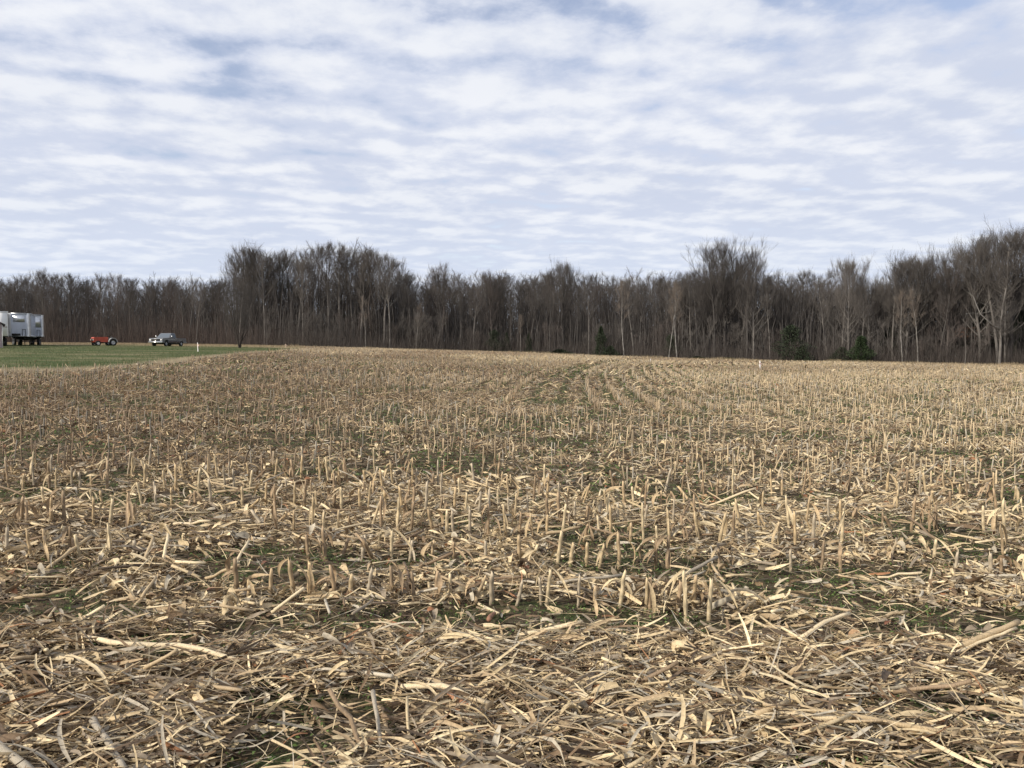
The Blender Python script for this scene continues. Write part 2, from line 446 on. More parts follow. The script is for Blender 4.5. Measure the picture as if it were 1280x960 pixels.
def residue_tint(x, y):
    """tint multiplied onto the residue: darker and browner in patches to the left, unchanged to the right"""
    t = np.clip(0.62 + x / np.maximum(y, 5) * 0.8 + (fbm(x / 9 + 31, y / 14 + 2, 3) - 0.5) * 1.6, 0, 1)
    t = np.where(y < 9, 0.5 * t + 0.5, t)[:, None]
    return np.array([1.0, 1.0, 1.0]) * t + np.array([0.66, 0.60, 0.56]) * (1 - t)  # full colour blended towards a darker, browner multiplier
def build_litter():
    A = Acc()
    def ribbons(N, y0, y1, Lr, Wr, K, fold, w, dens=True, zmax=0.05, pit=0.22, thr=0.55, extra=0.6, twist=1.2, lat=0.0, soft=0.05):
        x, y = wedge(N, y0, y1, extra=extra)
        ok = field_ok(x, y)
        if dens:
            ok &= rng.random(N) > np.clip((bare(x, y) - thr + soft) / (2 * soft), 0, 0.84)
        x, y = x[ok], y[ok]; N = len(x)
        if N == 0: return
        L = np.exp(rng.uniform(np.log(Lr[0]), np.log(Lr[1]), N)); W = np.exp(rng.uniform(np.log(Wr[0]), np.log(Wr[1]), N))
        W = np.minimum(W, L * 0.45)
        pitch = rng.normal(0, pit, N)
        z = gz(x, y) + rng.uniform(0.002, zmax, N) + np.abs(np.sin(pitch)) * L * 0.4
        yaw = np.where(rng.random(N) < lat, rng.normal(0, 0.45, N), rng.uniform(0, np.pi * 2, N))
        V, F, per = strips(np.stack([x, y, z], -1), yaw, pitch, rng.normal(0, 0.7, N), L, W, K,
                           bow=rng.normal(0, 0.06, N), bend=rng.normal(0, 0.06, N) * np.where(rng.random(N) < 0.15, 3, 1), fold=fold, taper=rng.uniform(0.3, 0.9), twist=rng.normal(0, twist, N))
        A.add(V, F, tints(N, w, per) * np.repeat(residue_tint(x, y), per, 0))
    wA = [2.3, 4, 3.8, 2.4, 2.6, 2.8, 2.2, 0.3]
    # fore
    ribbons(30000, 2.1, 8.5, (0.035, 0.22), (0.006, 0.022), 4, 0.35, wA, lat=0.45, twist=0.9)
    ribbons(42000, 2.1, 8.5, (0.02, 0.13), (0.0025, 0.009), 3, 0.0, wA, pit=0.35, lat=0.25, zmax=0.04)
    ribbons(14000, 2.1, 8.0, (0.08, 0.42), (0.002, 0.006), 4, 0.0, [4, 4, 3, 2, 1, 1, 0, 0], pit=0.2, zmax=0.07, lat=0.45)
    ribbons(3600, 2.1, 9.0, (0.08, 0.26), (0.018, 0.042), 6, 0.5, [4, 3, 2, 3, 2, 0.8, 0.4, 0], pit=0.25, zmax=0.07, twist=2.4, lat=0.35)
    # the windrow nearest the camera
    ribbons(26000, 2.1, 4.1, (0.05, 0.30), (0.004, 0.020), 4, 0.4, wA, lat=0.55, zmax=0.085, thr=0.60, extra=0.4, twist=0.9)
    # middle
    ribbons(90000, 8.5, 24.0, (0.05, 0.28), (0.008, 0.030), 3, 0.0, wA, pit=0.28, thr=0.53)
    ribbons(45000, 8.5, 30.0, (0.05, 0.30), (0.004, 0.012), 2, 0.0, wA, pit=0.5, zmax=0.06, thr=0.55)
    ribbons(90000, 24.0, 60.0, (0.10, 0.45), (0.02, 0.06), 2, 0.0, wA, pit=0.3, thr=0.53, zmax=0.06)
    ribbons(60000, 60.0, 135.0, (0.2, 0.7), (0.05, 0.12), 2, 0.0, wA, pit=0.3, thr=0.58, zmax=0.08)
    # crumpled husk scraps: short, strongly twisted and folded
    for N, y0, y1 in ((7500, 2.1, 6.0), (9000, 6.0, 14.0)):
        x, y = wedge(N, y0, y1); ok = rng.random(N) > np.clip((bare(x, y) - 0.47) / 0.07, 0, 0.95); x, y = x[ok], y[ok]; N = len(x); L = rng.uniform(0.03, 0.11, N)
        V, F, per = strips(np.stack([x, y, gz(x, y) + rng.uniform(0.01, 0.07, N)], -1), rng.uniform(0, 6.28, N), rng.normal(0, 0.5, N), rng.normal(0, 1, N), L, L * rng.uniform(0.25, 0.6, N), 5,
                           bow=rng.normal(0, 0.3, N), bend=rng.normal(0, 0.25, N), fold=0.8, taper=0.6, twist=rng.normal(0, 3.0, N))
        V = V + rng.normal(0, 0.0022, V.shape)
        A.add(V, F, tints(N, [2, 4, 4, 3, 2, 2, 1, 0.2], per))
    o = link('maize_litter', A.mesh('maize_litter', M_LITTER))
    tag(o, 'shredded straw-coloured maize leaves and husks strewn over the field', 'crop residue', kind='stuff')
build_litter()

def build_stalk_litter():
    """short broken stalk pieces lying in the litter"""
    A = Acc()
    for N, y0, y1, Lr, rr, sides in ((1500, 2.1, 8.0, (0.05, 0.32), (0.004, 0.011), 7), (1800, 8, 26, (0.1, 0.4), (0.005, 0.009), 5), (5000, 26, 80, (0.15, 0.45), (0.006, 0.012), 3)):
        x, y = wedge(N, y0, y1)
        ok = field_ok(x, y) & (rng.random(N) > np.clip((bare(x, y) - 0.5) * 8, 0, 0.9)); x, y = x[ok], y[ok]; N = len(x)
        L = rng.uniform(*Lr, N); r = rng.uniform(*rr, N); pitch = np.abs(rng.normal(0, 0.2, N)); yaw = rng.uniform(0, 2 * np.pi, N)
        z = gz(x, y) + rng.uniform(0.01, 0.075, N)
        K = 4; s = np.linspace(0, 1, K)[None]
        bx = rng.normal(0, 0.03, N)[:, None] * L[:, None] * np.sin(s * np.pi)
        P = np.stack([x[:, None] + (np.cos(yaw) * np.cos(pitch) * L)[:, None] * s - np.sin(yaw)[:, None] * bx,
                      y[:, None] + (np.sin(yaw) * np.cos(pitch) * L)[:, None] * s + np.cos(yaw)[:, None] * bx,
                      z[:, None] + (np.sin(pitch) * L)[:, None] * s], -1)
        V, F, per = tubes(P, np.repeat(r[:, None], K, 1) * rng.uniform(0.85, 1.1, (N, K)), sides, True)
        A.add(V, F, tints(N, [3, 4, 3, 2, 1.5, 1.5, 0.5, 0], per))
    o = link('broken_stalk_litter', A.mesh('broken_stalk_litter', M_STALK, smooth=False))
    tag(o, 'short broken pieces of maize stalk scattered in the litter', 'crop residue', kind='stuff')
build_stalk_litter()

def build_weeds():
    A = Acc()
    # broad little leaves in patches, close to the camera
    for N, y0, y1, Lr in ((90000, 2.1, 8.5, (0.008, 0.024)), (150000, 8.5, 30, (0.018, 0.05)), (110000, 30, 100, (0.06, 0.16))):
        x, y = wedge(N, y0, y1)
        g = fbm(x / 0.30 + 90, y / 0.22 + 12, 3) * 0.5 + bare(x, y) * 0.5
        if y0 > 29: g = fbm(x / 2 + 90, y / 3 + 12, 3) * 0.5 + bare(x, y) * 0.5
        thr = 0.515 if y0 < 29 else 0.53
        ok = (g > thr + rng.normal(0, 0.025, N)) & field_ok(x, y); x, y = x[ok], y[ok]; N = len(x)
        L = rng.uniform(*Lr, N); W = L * rng.uniform(0.3, 0.7, N)
        z = gz(x, y) + rng.uniform(0.008, 0.05, N) * (1 + 0.4 * (y0 > 8)) + (0.01 if y0 > 29 else 0)
        V, F, per = strips(np.stack([x, y, z], -1), rng.uniform(0, 6.28, N), rng.normal(0.2, 0.4, N), rng.normal(0, 0.5, N), L, W, 2, bow=rng.normal(0.1, 0.1, N), fold=0, taper=0.85)
        base = np.array([(0.085, 0.13, 0.03), (0.12, 0.18, 0.045), (0.06, 0.09, 0.028), (0.17, 0.22, 0.08)])[rng.choice(4, N, p=[.4, .25, .25, .1])]
        A.add(V, F, np.repeat(base * rng.uniform(0.8, 1.25, (N, 1)), per, 0))
    o = link('weeds', A.mesh('weeds', M_GREEN))
    tag(o, 'low green weeds and moss in patches between the rows', 'weeds', kind='stuff')
build_weeds()

def build_clods():
    x, y = wedge(9000, 2.2, 12.0); ok = bare(x, y) > 0.47; x, y = x[ok], y[ok]; N = len(x)
    r = np.exp(rng.uniform(np.log(.004), np.log(.022), N))
    t = (1 + 5 ** .5) / 2
    I = np.array([(-1, t, 0), (1, t, 0), (-1, -t, 0), (1, -t, 0), (0, -1, t), (0, 1, t), (0, -1, -t), (0, 1, -t), (t, 0, -1), (t, 0, 1), (-t, 0, -1), (-t, 0, 1)]) / 1.9
    f = np.array([(0, 11, 5), (0, 5, 1), (0, 1, 7), (0, 7, 10), (0, 10, 11), (1, 5, 9), (5, 11, 4), (11, 10, 2), (10, 7, 6), (7, 1, 8), (3, 9, 4), (3, 4, 2), (3, 2, 6), (3, 6, 8), (3, 8, 9), (4, 9, 5), (2, 4, 11), (6, 2, 10), (8, 6, 7), (9, 8, 1)])
    V = I[None] * r[:, None, None] * rng.uniform(.6, 1.3, (N, 12, 1)) * np.array([1.2, 1.2, .7]) + np.stack([x, y, gz(x, y) + r * .2], -1)[:, None]
    F = (f[None] + np.arange(N)[:, None, None] * 12).reshape(-1, 3)
    c = np.array([.075, .052, .034])[None] * rng.uniform(.5, 1.3, (N, 1))
    o = link('soil_clods', np_mesh('soil_clods', V.reshape(-1, 3), [F], material('soil', attr=True, rough=.95, spec=.1), np.repeat(c, 12, 0)))
    tag(o, 'small brown crumbs of soil between the straw', 'soil', kind='stuff')
build_clods()

def build_tree_leaves():
    x, y = wedge(420, 2.2, 14); N = len(x)
    x2, y2 = wedge(1200, 14, 40); x = np.r_[x, x2]; y = np.r_[y, y2]; N = len(x)
    L = rng.uniform(0.04, 0.085, N)
    V, F, per = strips(np.stack([x, y, gz(x, y) + rng.uniform(0.025, 0.06, N)], -1), rng.uniform(0, 6.28, N), rng.normal(0, 0.35, N), rng.normal(0, 0.4, N), L, L * 0.6, 4, bow=rng.normal(0.1, 0.15, N), fold=0.3, taper=0.8)
    base = np.array([(0.36, 0.17, 0.085), (0.26, 0.12, 0.06), (0.42, 0.26, 0.14), (0.20, 0.09, 0.055)])[rng.choice(4, N)]
    o = link('fallen_tree_leaves', np_mesh('fallen_tree_leaves', V, F, material('fallen_leaf', attr=True, rough=0.7, trans=0.1, noise=((80, 80, 80), 1.15, 0.75)), np.repeat(base, per, 0)))
    tag(o, 'small russet tree leaves blown onto the litter', 'fallen leaves', kind='stuff')
build_tree_leaves()

# ------------------------------------------------------------------ stubble
def stubble_positions():
    xs, ys, hs, rowid = [], [], [], []
    # headland rows run across the view
    k = 0; y0 = 4.66
    while y0 < 17.5:
        half = 0.80 * y0 + 1.5
        x = np.arange(-half, half, 0.125) ; x = x + rng.normal(0, 0.025, len(x))
        y = y0 + 0.10 * np.sin(x * 0.35 + k) - 0.012 * x + rng.normal(0, 0.022, len(x))
        keep = rng.random(len(x)) < np.clip(0.80 - (fbm(x / 1.6 + 7 * k, y * 0 + k * 3.1, 2) - 0.45) * 2.2, 0.12, 0.97)
        px, _ = proj(x, y, 0 * x)
        if k == 0: keep = (px > 290) & (px < 900) & (rng.random(len(x)) < 0.95)
        if k == 1: keep = (rng.random(len(x)) < 0.8) & ((px < 185) | (px > 385)) & (~((px > 1060) & (px < 1170))) & (px > -50)
        if k == 2: keep = keep & ~((px > 190) & (px < 330))
        x, y = x[keep], y[keep]
        hb = 0.235 if k == 0 else (0.22 if k == 1 else 0.27)
        h = hb * rng.uniform(0.62, 1.25, len(x))
        xs.append(x); ys.append(y); hs.append(h); rowid.append(np.full(len(x), k))
        y0 += 0.76; k += 1
    # the long rows run away from the camera, bending to the right
    for x0 in np.arange(-150, 190, 0.76):
        idx = int(round(x0 / 0.76))
        if idx in (1, 2) : continue
        y = np.arange(17.6 + rng.uniform(0, .3), 131, 0.14)
        y = y + rng.normal(0, 0.03, len(y))
        # the rows thin out slightly with distance so that the far ones stay readable
        q = y - 18
        x = x0 + 0.06 * q + 0.0016 * q * q + 0.03 * np.sin(y * 0.4) + rng.normal(0, 0.03, len(y))
        ok = np.abs(x) < 0.76 * y + 2
        ok &= rng.random(len(y)) < np.clip(0.95 - (fbm(x / 5 + 3, y / 7 + 9, 3) - 0.5) * 2.6, 0.25, 0.97)
        ok &= rng.random(len(y)) < np.interp(y, [18, 50, 130], [1.0, 0.9, 0.6])
        x, y = x[ok], y[ok]
        ok = field_ok(x, y); x, y = x[ok], y[ok]
        h = 0.28 * rng.uniform(0.5, 1.35, len(x))
        xs.append(x); ys.append(y); hs.append(h); rowid.append(np.full(len(x), 99))
    return map(np.concatenate, (xs, ys, hs, rowid))
SX, SY, SH, SR = stubble_positions()
PXS, PYS = proj(SX, SY, gz(SX, SY))
inview = (PXS > -15) & (PXS < 1295) & (SR < 99)
order = np.argsort(np.where(inview, SY - SH * 0.5, 1e6))
IND = order[:288]
rest = np.ones(len(SX), bool); rest[IND] = False

def stalk_arrays(x, y, h, sides, K, rs=1.0, lean=0.10):
    N = len(x); s = np.linspace(0, 1, K)[None]
    az = rng.uniform(0, 6.28, N)
    ln = np.abs(rng.normal(0, lean, N)) * h
    big = rng.random(N) < 0.07; ln[big] = h[big] * rng.uniform(0.4, 1.1, big.sum())
    kink = rng.normal(0, 0.006, (N, K)) * h[:, None]
    P = np.stack([x[:, None] + (np.cos(az) * ln)[:, None] * s + kink, y[:, None] + (np.sin(az) * ln)[:, None] * s, gz(x, y)[:, None] - 0.01 + h[:, None] * s], -1)
    Rr = rng.uniform(0.0055, 0.0105, N)[:, None] * rs * (1.15 - 0.3 * s) * rng.uniform(0.88, 1.12, (N, K))
    return tubes(P, Rr, sides, True)
def build_stubble():
    A = Acc()
    for (a, b, sides, K, rs) in ((0, 12, 7, 5, 1.0), (12, 30, 5, 3, 1.1), (30, 60, 4, 2, 1.2), (60, 140, 3, 2, 1.5)):
        m = rest & (SY >= a) & (SY < b)
        x, y, h = SX[m], SY[m], SH[m]
        V, F, per = stalk_arrays(x, y, h, sides, K, rs, 0.12)
        # tone of the stand: browner to the left and in drifts, straw to the right
        N = len(x)
        t = np.clip(0.5 + x / np.maximum(y, 5) * 0.9 + (fbm(x / 9 + 31, y / 14 + 2, 3) - 0.5) * 2.2, 0, 1)[:, None]
        warm = np.array([0.48, 0.37, 0.225]); brn = np.array([0.27, 0.19, 0.12])
        tn = (warm * t + brn * (1 - t)) * rng.uniform(0.6, 1.35, (N, 1))
        grey = rng.random(N) < 0.2; tn[grey] = tn[grey].mean(1, keepdims=True) * np.array([1.12, 0.98, 0.76])
        A.add(V, F, np.repeat(tn, per, 0))
    # dry leaf sheaths hanging from the stalks
    m = rest & (SY < 45) & (rng.random(len(SX)) < 0.55)
    m2 = rest & (SY >= 45) & (rng.random(len(SX)) < 0.25)
    for mm, sc, K in ((m, 1.0, 3), (m2, 1.8, 1)):
        x, y, h = SX[mm], SY[mm], SH[mm]; N = len(x)
        yaw = rng.uniform(0, 6.28, N); pit = rng.normal(-0.9, 0.45, N)
        L = h * rng.uniform(0.4, 1.1, N); W = rng.uniform(0.010, 0.026, N) * sc
        z = gz(x, y) + h * rng.uniform(0.25, 0.75, N)
        pos = np.stack([x + np.cos(yaw) * L * 0.3, y + np.sin(yaw) * L * 0.3, np.maximum(z, gz(x, y) + L * 0.3)], -1)
        V, F, per = strips(pos, yaw, pit, rng.normal(0, 0.6, N), L, W, K, bow=rng.normal(0.12, 0.12, N), taper=0.6, twist=rng.normal(0, 1.2, N))
        t = np.clip(0.5 + x / np.maximum(y, 5) * 0.9, 0, 1)[:, None]
        tn = (np.array([0.44, 0.35, 0.22]) * t + np.array([0.27, 0.20, 0.13]) * (1 - t)) * rng.uniform(0.6, 1.35, (N, 1))
        A.add(V, F, np.repeat(tn, per, 0))
    o = link('maize_stubble', A.mesh('maize_stubble', M_STALK))
    tag(o, 'rows of cut maize stubble running away to the woods', 'stubble', kind='stuff')
build_stubble()

# individual stalks nearest the camera
def stalk_proto(i, h, leafy, tone):
    r0 = np.random.default_rng(100 + i)
    K = 9; s = np.linspace(0, 1, K)
    kx = np.cumsum(r0.normal(0, 0.0016, K)); ky = np.cumsum(r0.normal(0, 0.0016, K)); kx -= kx[0]; ky -= ky[0]
    P = np.stack([kx, ky, -0.012 + s * h], -1)[None]
    rad = 0.0112 * (1.12 - 0.25 * s)
    rad[3] *= 1.25; rad[6] *= 1.2; rad[2] *= 0.95; rad[-1] *= 0.82
    V, F, per = tubes(P, rad[None], 9, True)
    base = np.array(tone)
    tv = np.repeat((base[None] * np.array([.62, .72, .95, .62, 1.0, .95, .66, 1.0, 1.0])[:, None]), 9, 0)
    tv[-9:] = base * 1.3
    V[-9:, 2] += r0.normal(0, 0.010, 9)
    me = np_mesh('cut_stalk', V, F, M_STALK, tv, smooth=True)
    sh = None
    if leafy:
        A = Acc()
        n = int(r0.integers(1, 4))
        yaw = r0.uniform(0, 6.28, n); L = h * r0.uniform(0.5, 1.0, n); pit = -r0.uniform(0.4, 1.35, n)
        pos = np.stack([np.cos(yaw) * (0.012 + L * 0.42 * np.cos(pit)), np.sin(yaw) * (0.012 + L * 0.42 * np.cos(pit)), h * r0.uniform(0.4, 0.75, n)], -1)
        pos[:, 2] = np.maximum(pos[:, 2], L * 0.5 * np.abs(np.sin(pit)))
        V, F, per = strips(pos, yaw, pit, r0.normal(0, 0.5, n), L, r0.uniform(0.014, 0.032, n), 7, bow=r0.normal(0.18, 0.08, n), fold=0.45, taper=0.75, twist=r0.normal(0, 1.6, n))
        A.add(V, F, np.repeat(np.array([base * r0.uniform(0.75, 1.2) for _ in range(n)]), per, 0))
        sh = A.mesh('leaf_sheath', M_LITTER)
    return me, sh
TONES = [(0.50, 0.38, 0.22), (0.58, 0.46, 0.28), (0.38, 0.27, 0.16), (0.44, 0.36, 0.25), (0.28, 0.20, 0.12), (0.52, 0.38, 0.21), (0.45, 0.33, 0.19)]
PROTO_S = [stalk_proto(i, 0.24, i % 4 != 3, TONES[i % len(TONES)]) for i in range(18)]
ROWNAME = ['nearest', 'second', 'third', 'fourth', 'fifth', 'sixth', 'seventh', 'eighth', 'ninth']
def third(px): return 'left part' if px < 430 else ('middle part' if px < 850 else 'right part')
def put_stalk(x, y, h, label, group, proto, lean=None):
    me, sh = PROTO_S[proto]
    o = link('cut_stalk', me)
    o.location = (x, y, float(gz(x, y)))
    s = h / 0.24
    wv = rng.uniform(0.85, 1.25)
    o.scale = (wv, wv, s)
    if lean is None:
        lean = rng.normal(0, 0.07, 2) if rng.random() > 0.1 else rng.normal(0, 0.4, 2)
    o.rotation_euler = (lean[0], lean[1], rng.uniform(0, 6.28))
    tag(o, label, 'cut stalk', group)
    if sh:
        c = link('leaf_sheath', sh, o)
    return o
for i in IND:
    x, y, h = SX[i], SY[i], SH[i]; px = PXS[i]; k = SR[i]
    pr = int(rng.integers(0, 18))
    put_stalk(float(x), float(y), float(h),
              f'short upright cut maize stalk in the {third(px)} of the {ROWNAME[k]} stubble row', 'cut stalks of the nearest rows', pr)
for px, py, h, lab, ln in ((857, 780, 0.325, 'tall pale thick cut stalk standing at right end of nearest row', (0.0, 0.03)),
                       (886, 778, 0.27, 'slim pale cut stalk just right of the tallest one', (0.0, 0.07)),
                       (1168, 705, 0.2, 'slim dark cut stalk alone right of the third row gap', (0.0, 0.0))):
    x, y = on_ground(px, py)
    put_stalk(x, y, h, lab, 'cut stalks of the nearest rows', 1, ln)

# big fallen stalks, each its own thing
def fallen(points, rad, tone, label, cat='fallen stalk', group=None):
    rad = rad * 1.2; LIFT = 0.055 if on_ground(points[0][0], points[0][1])[1] < 4.4 else 0.02
    """points: list of (px, py, height above ground); placed where each pixel meets the ground and lifted"""
    pts = []
    for px, py, up in points:
        if up > 0.001:
            up = up + LIFT
            d = pts[-1][1] if pts else on_ground(px, py)[1]
            r = ray(px, py); 
            # distance at which the ray passes 'up' above the ground
            t = 1.0
            while EYE + r[2] * t > float(gz(r[0] * t, r[1] * t)) + up and t < 60: t *= 1.003
            pts.append((r[0] * t, r[1] * t, EYE + r[2] * t))
        else:
            x, y = on_ground(px, py); pts.append((x, y, float(gz(x, y)) + rad * 0.9 + LIFT))
    P = np.array(pts)
    # subdivide with slight wobble
    seg = []
    for a, b in zip(P[:-1], P[1:]):
        n = max(2, int(np.linalg.norm(b - a) / 0.06))
        for j in range(n): seg.append(a + (b - a) * j / n)
    seg.append(P[-1]); S = np.array(seg); o0 = S[0].copy(); S = S - o0
    K = len(S); S[1:-1] += rng.normal(0, 0.003, (K - 2, 3))
    rr = np.full(K, rad) * np.linspace(1.08, 0.88, K); rr[::3] *= 1.13
    V, F, per = tubes(S[None], rr[None], 9, True)
    tv = np.repeat(np.array(tone)[None] * rng.uniform(0.85, 1.12, (K, 1)), 9, 0)
    o = link('fallen_stalk', np_mesh('fallen_stalk', V, F, M_STALK, tv, smooth=True))
    o.location = o0
    tag(o, label, cat, group)
PALE, TAN, GREY, BRN = (0.72, 0.58, 0.37), (0.48, 0.36, 0.21), (0.36, 0.31, 0.235), (0.27, 0.19, 0.115)
fallen([(106, 814, .0), (150, 804, .05), (238, 808, .05), (300, 826, .02)], 0.010, PALE, 'long pale arched stalk lying across the litter at left')
fallen([(648, 811, 0), (728, 777, .07)], 0.010, PALE, 'straight pale stalk slanting up to the right in front of the nearest row')
fallen([(793, 827, 0), (853, 788, .05)], 0.010, TAN, 'tan stalk slanting right below the tallest cut stalk')
fallen([(502, 878, 0), (552, 856, .05), (612, 880, .01)], 0.010, PALE, 'pale stalk bent in the middle like a low roof')
fallen([(60, 716, 0), (114, 670, .14)], 0.010, TAN, 'brown tan stalk leaning up to the right at far left')
fallen([(997, 815, 0), (1032, 777, .09), (1062, 767, .10)], 0.009, PALE, 'pale kinked stalk rising like a hockey stick near the green weeds')
fallen([(1085, 782, 0), (1134, 764, .03)], 0.009, TAN, 'short tan stalk lying just above the green weed patch')
fallen([(914, 779, 0), (944, 750, .07)], 0.009, TAN, 'short stalk leaning right beside the slim pale cut stalk')
fallen([(1160, 822, 0), (1200, 808, .03), (1273, 777, .10)], 0.013, TAN, 'thick tan stalk slanting up at the right edge')
fallen([(1180, 836, 0), (1270, 785, .08)], 0.007, PALE, 'thin pale stalk under the thick slanting one at the right edge')
fallen([(674, 879, 0), (756, 876, .02)], 0.011, PALE, 'short pale stalk lying level in the centre of the foreground litter')
fallen([(925, 896, .02), (1000, 893, .03), (1062, 901, .02)], 0.011, PALE, 'long pale stalk lying level in the right foreground')
fallen([(945, 893, .03), (985, 877, .05)], 0.009, TAN, 'stalk rising to the right over the long level one')
fallen([(1000, 884, .04), (1085, 898, .04), (1180, 915, .03)], 0.009, TAN, 'long thin stalk sloping down to the right in the right foreground')
fallen([(116, 900, .04), (156, 962, .02)], 0.010, GREY, 'grey stalk pointing down to the bottom edge at left')
fallen([(466, 864, .09), (476, 934, .01)], 0.007, GREY, 'grey split stalk standing nearly upright out of the litter')
fallen([(-6, 930, .05), (44, 968, .03)], 0.013, GREY, 'thick grey stalk in the bottom left corner')
fallen([(46, 871, .02), (118, 874, .02)], 0.010, BRN, 'brown stalk lying level in the left foreground')
fallen([(118, 880, .02), (152, 867, .04)], 0.008, PALE, 'short pale stalk end pointing right of the brown level one')
fallen([(1035, 926, .0), (1046, 897, .06)], 0.006, TAN, 'thin stalk tipped upright between the long level stalks')
fallen([(18, 756, .0), (88, 737, .03)], 0.009, TAN, 'stalk lying low to the left below the leaning one')
fallen([(168, 764, .0), (195, 722, .10)], 0.008, TAN, 'thin stalk leaning right in the left middle ground')
fallen([(294, 710, .0), (311, 676, .12)], 0.009, PALE, 'pale stalk leaning right behind the left end of the nearest row')
fallen([(180, 708, .0), (192, 672, .13)], 0.010, TAN, 'pale broken stalk leaning slightly right at left')
fallen([(204, 706, .0), (210, 668, .13)], 0.009, PALE, 'pale straight stalk standing askew beside the broken leaning one')
fallen([(650, 716, .0), (672, 690, .10)], 0.007, PALE, 'thin pale stalk leaning right behind the middle of the nearest row')
fallen([(340, 780, .0), (380, 735, .14)], 0.008, PALE, 'slender stalk crossing the left end of the nearest row')
fallen([(1160, 748, 0), (1165, 710, .1)], 0.006, PALE, 'slim pale upright stick in the right middle ground')
fallen([(1050, 700, .0), (1100, 692, .03)], 0.008, PALE, 'level pale stalk far right between stubble rows')
fallen([(800, 668, .0), (868, 622, .10)], 0.008, BRN, 'brown stalk leaning right behind the third row')
GR = 'loose fallen stalks in the foreground'
for q in range(60):
    x, y = wedge(1, 2.3, 8.5, half=0.66); x, y = float(x[0]), float(y[0])
    if 4.05 < y < 4.6: continue
    L = rng.uniform(0.18, 0.55); yaw = rng.normal(0, 0.5) if rng.random() < 0.6 else rng.uniform(0, 3.14)
    n = 5; s = np.linspace(0, 1, n)
    X = x + np.cos(yaw) * L * s; Y = y + np.sin(yaw) * L * s
    Z = gz(X, Y).max() + 0.06 + s * abs(rng.normal(0, 0.07))
    P = np.stack([X, Y, Z], -1); o0 = P[0].copy(); P -= o0
    P[1:-1] += rng.normal(0, 0.005, (n - 2, 3)); rad = rng.uniform(0.007, 0.012)
    V, F, per = tubes(P[None], (rad * rng.uniform(0.85, 1.15, n))[None], 8, True)
    tone = [PALE, TAN, GREY, BRN][rng.choice(4, p=[.35, .35, .15, .15])]
    o = link('fallen_stalk', np_mesh('fallen_stalk', V, F, M_STALK, np.repeat(np.array(tone)[None] * rng.uniform(.8, 1.1), len(V), 0), smooth=True))
    o.location = o0
    px, py = proj(x, y, 0)
    depth = 'closest litter' if y < 3.4 else ('litter just before the nearest row' if y < 4.6 else ('gaps between the first few rows'))
    tone_n = {PALE: 'pale', TAN: 'tan', GREY: 'grey', BRN: 'brown'}[tone]
    tag(o, f'loose {tone_n} broken stalk lying in the {depth}, {third(px)}', 'fallen stalk', GR)

# bare maize cobs
def cob(px, py, rz, label, tone=(0.40, 0.20, 0.11)):
    K = 12; s = np.linspace(0, 1, K); L = 0.15
    P = np.stack([s * L, 0.004 * np.sin(s * 4), 0 * s], -1)[None]
    rr = 0.0145 * (1 - 0.4 * s ** 3); rr[0] *= 0.7; rr = rr * (1 + 0.06 * (np.arange(K) % 2))
    V, F, per = tubes(P, rr[None], 12, True)
    x, y = on_ground(px, py)
    o = link('corn_cob', np_mesh('corn_cob', V, F, M_STALK, np.repeat(np.array(tone)[None], len(V), 0), smooth=True))
    o.location = (x, y, float(gz(x, y)) + 0.045); o.rotation_euler = (0, rng.normal(0, .15), rz)
    tag(o, label, 'corn cob')
cob(786, 848, 0.5, 'red-brown bare cob lying right of the centre foreground')
cob(752, 921, 0.6, 'red-brown bare cob near the bottom, right of centre')
cob(590, 900, 2.4, 'orange-brown cob under a husk left of centre foreground')
cob(976, 850, 0.8, 'orange cob half hidden in dark leaves in right foreground')
cob(455, 945, 0.4, 'brown cob near the bottom edge, left of centre', (0.30, 0.18, 0.10))
cob(611, 785, 1.4, 'short brown cob just in front of the nearest row', (0.30, 0.15, 0.09))
cob(1155, 925, 2.8, 'orange-red cob piece in the lower right litter')

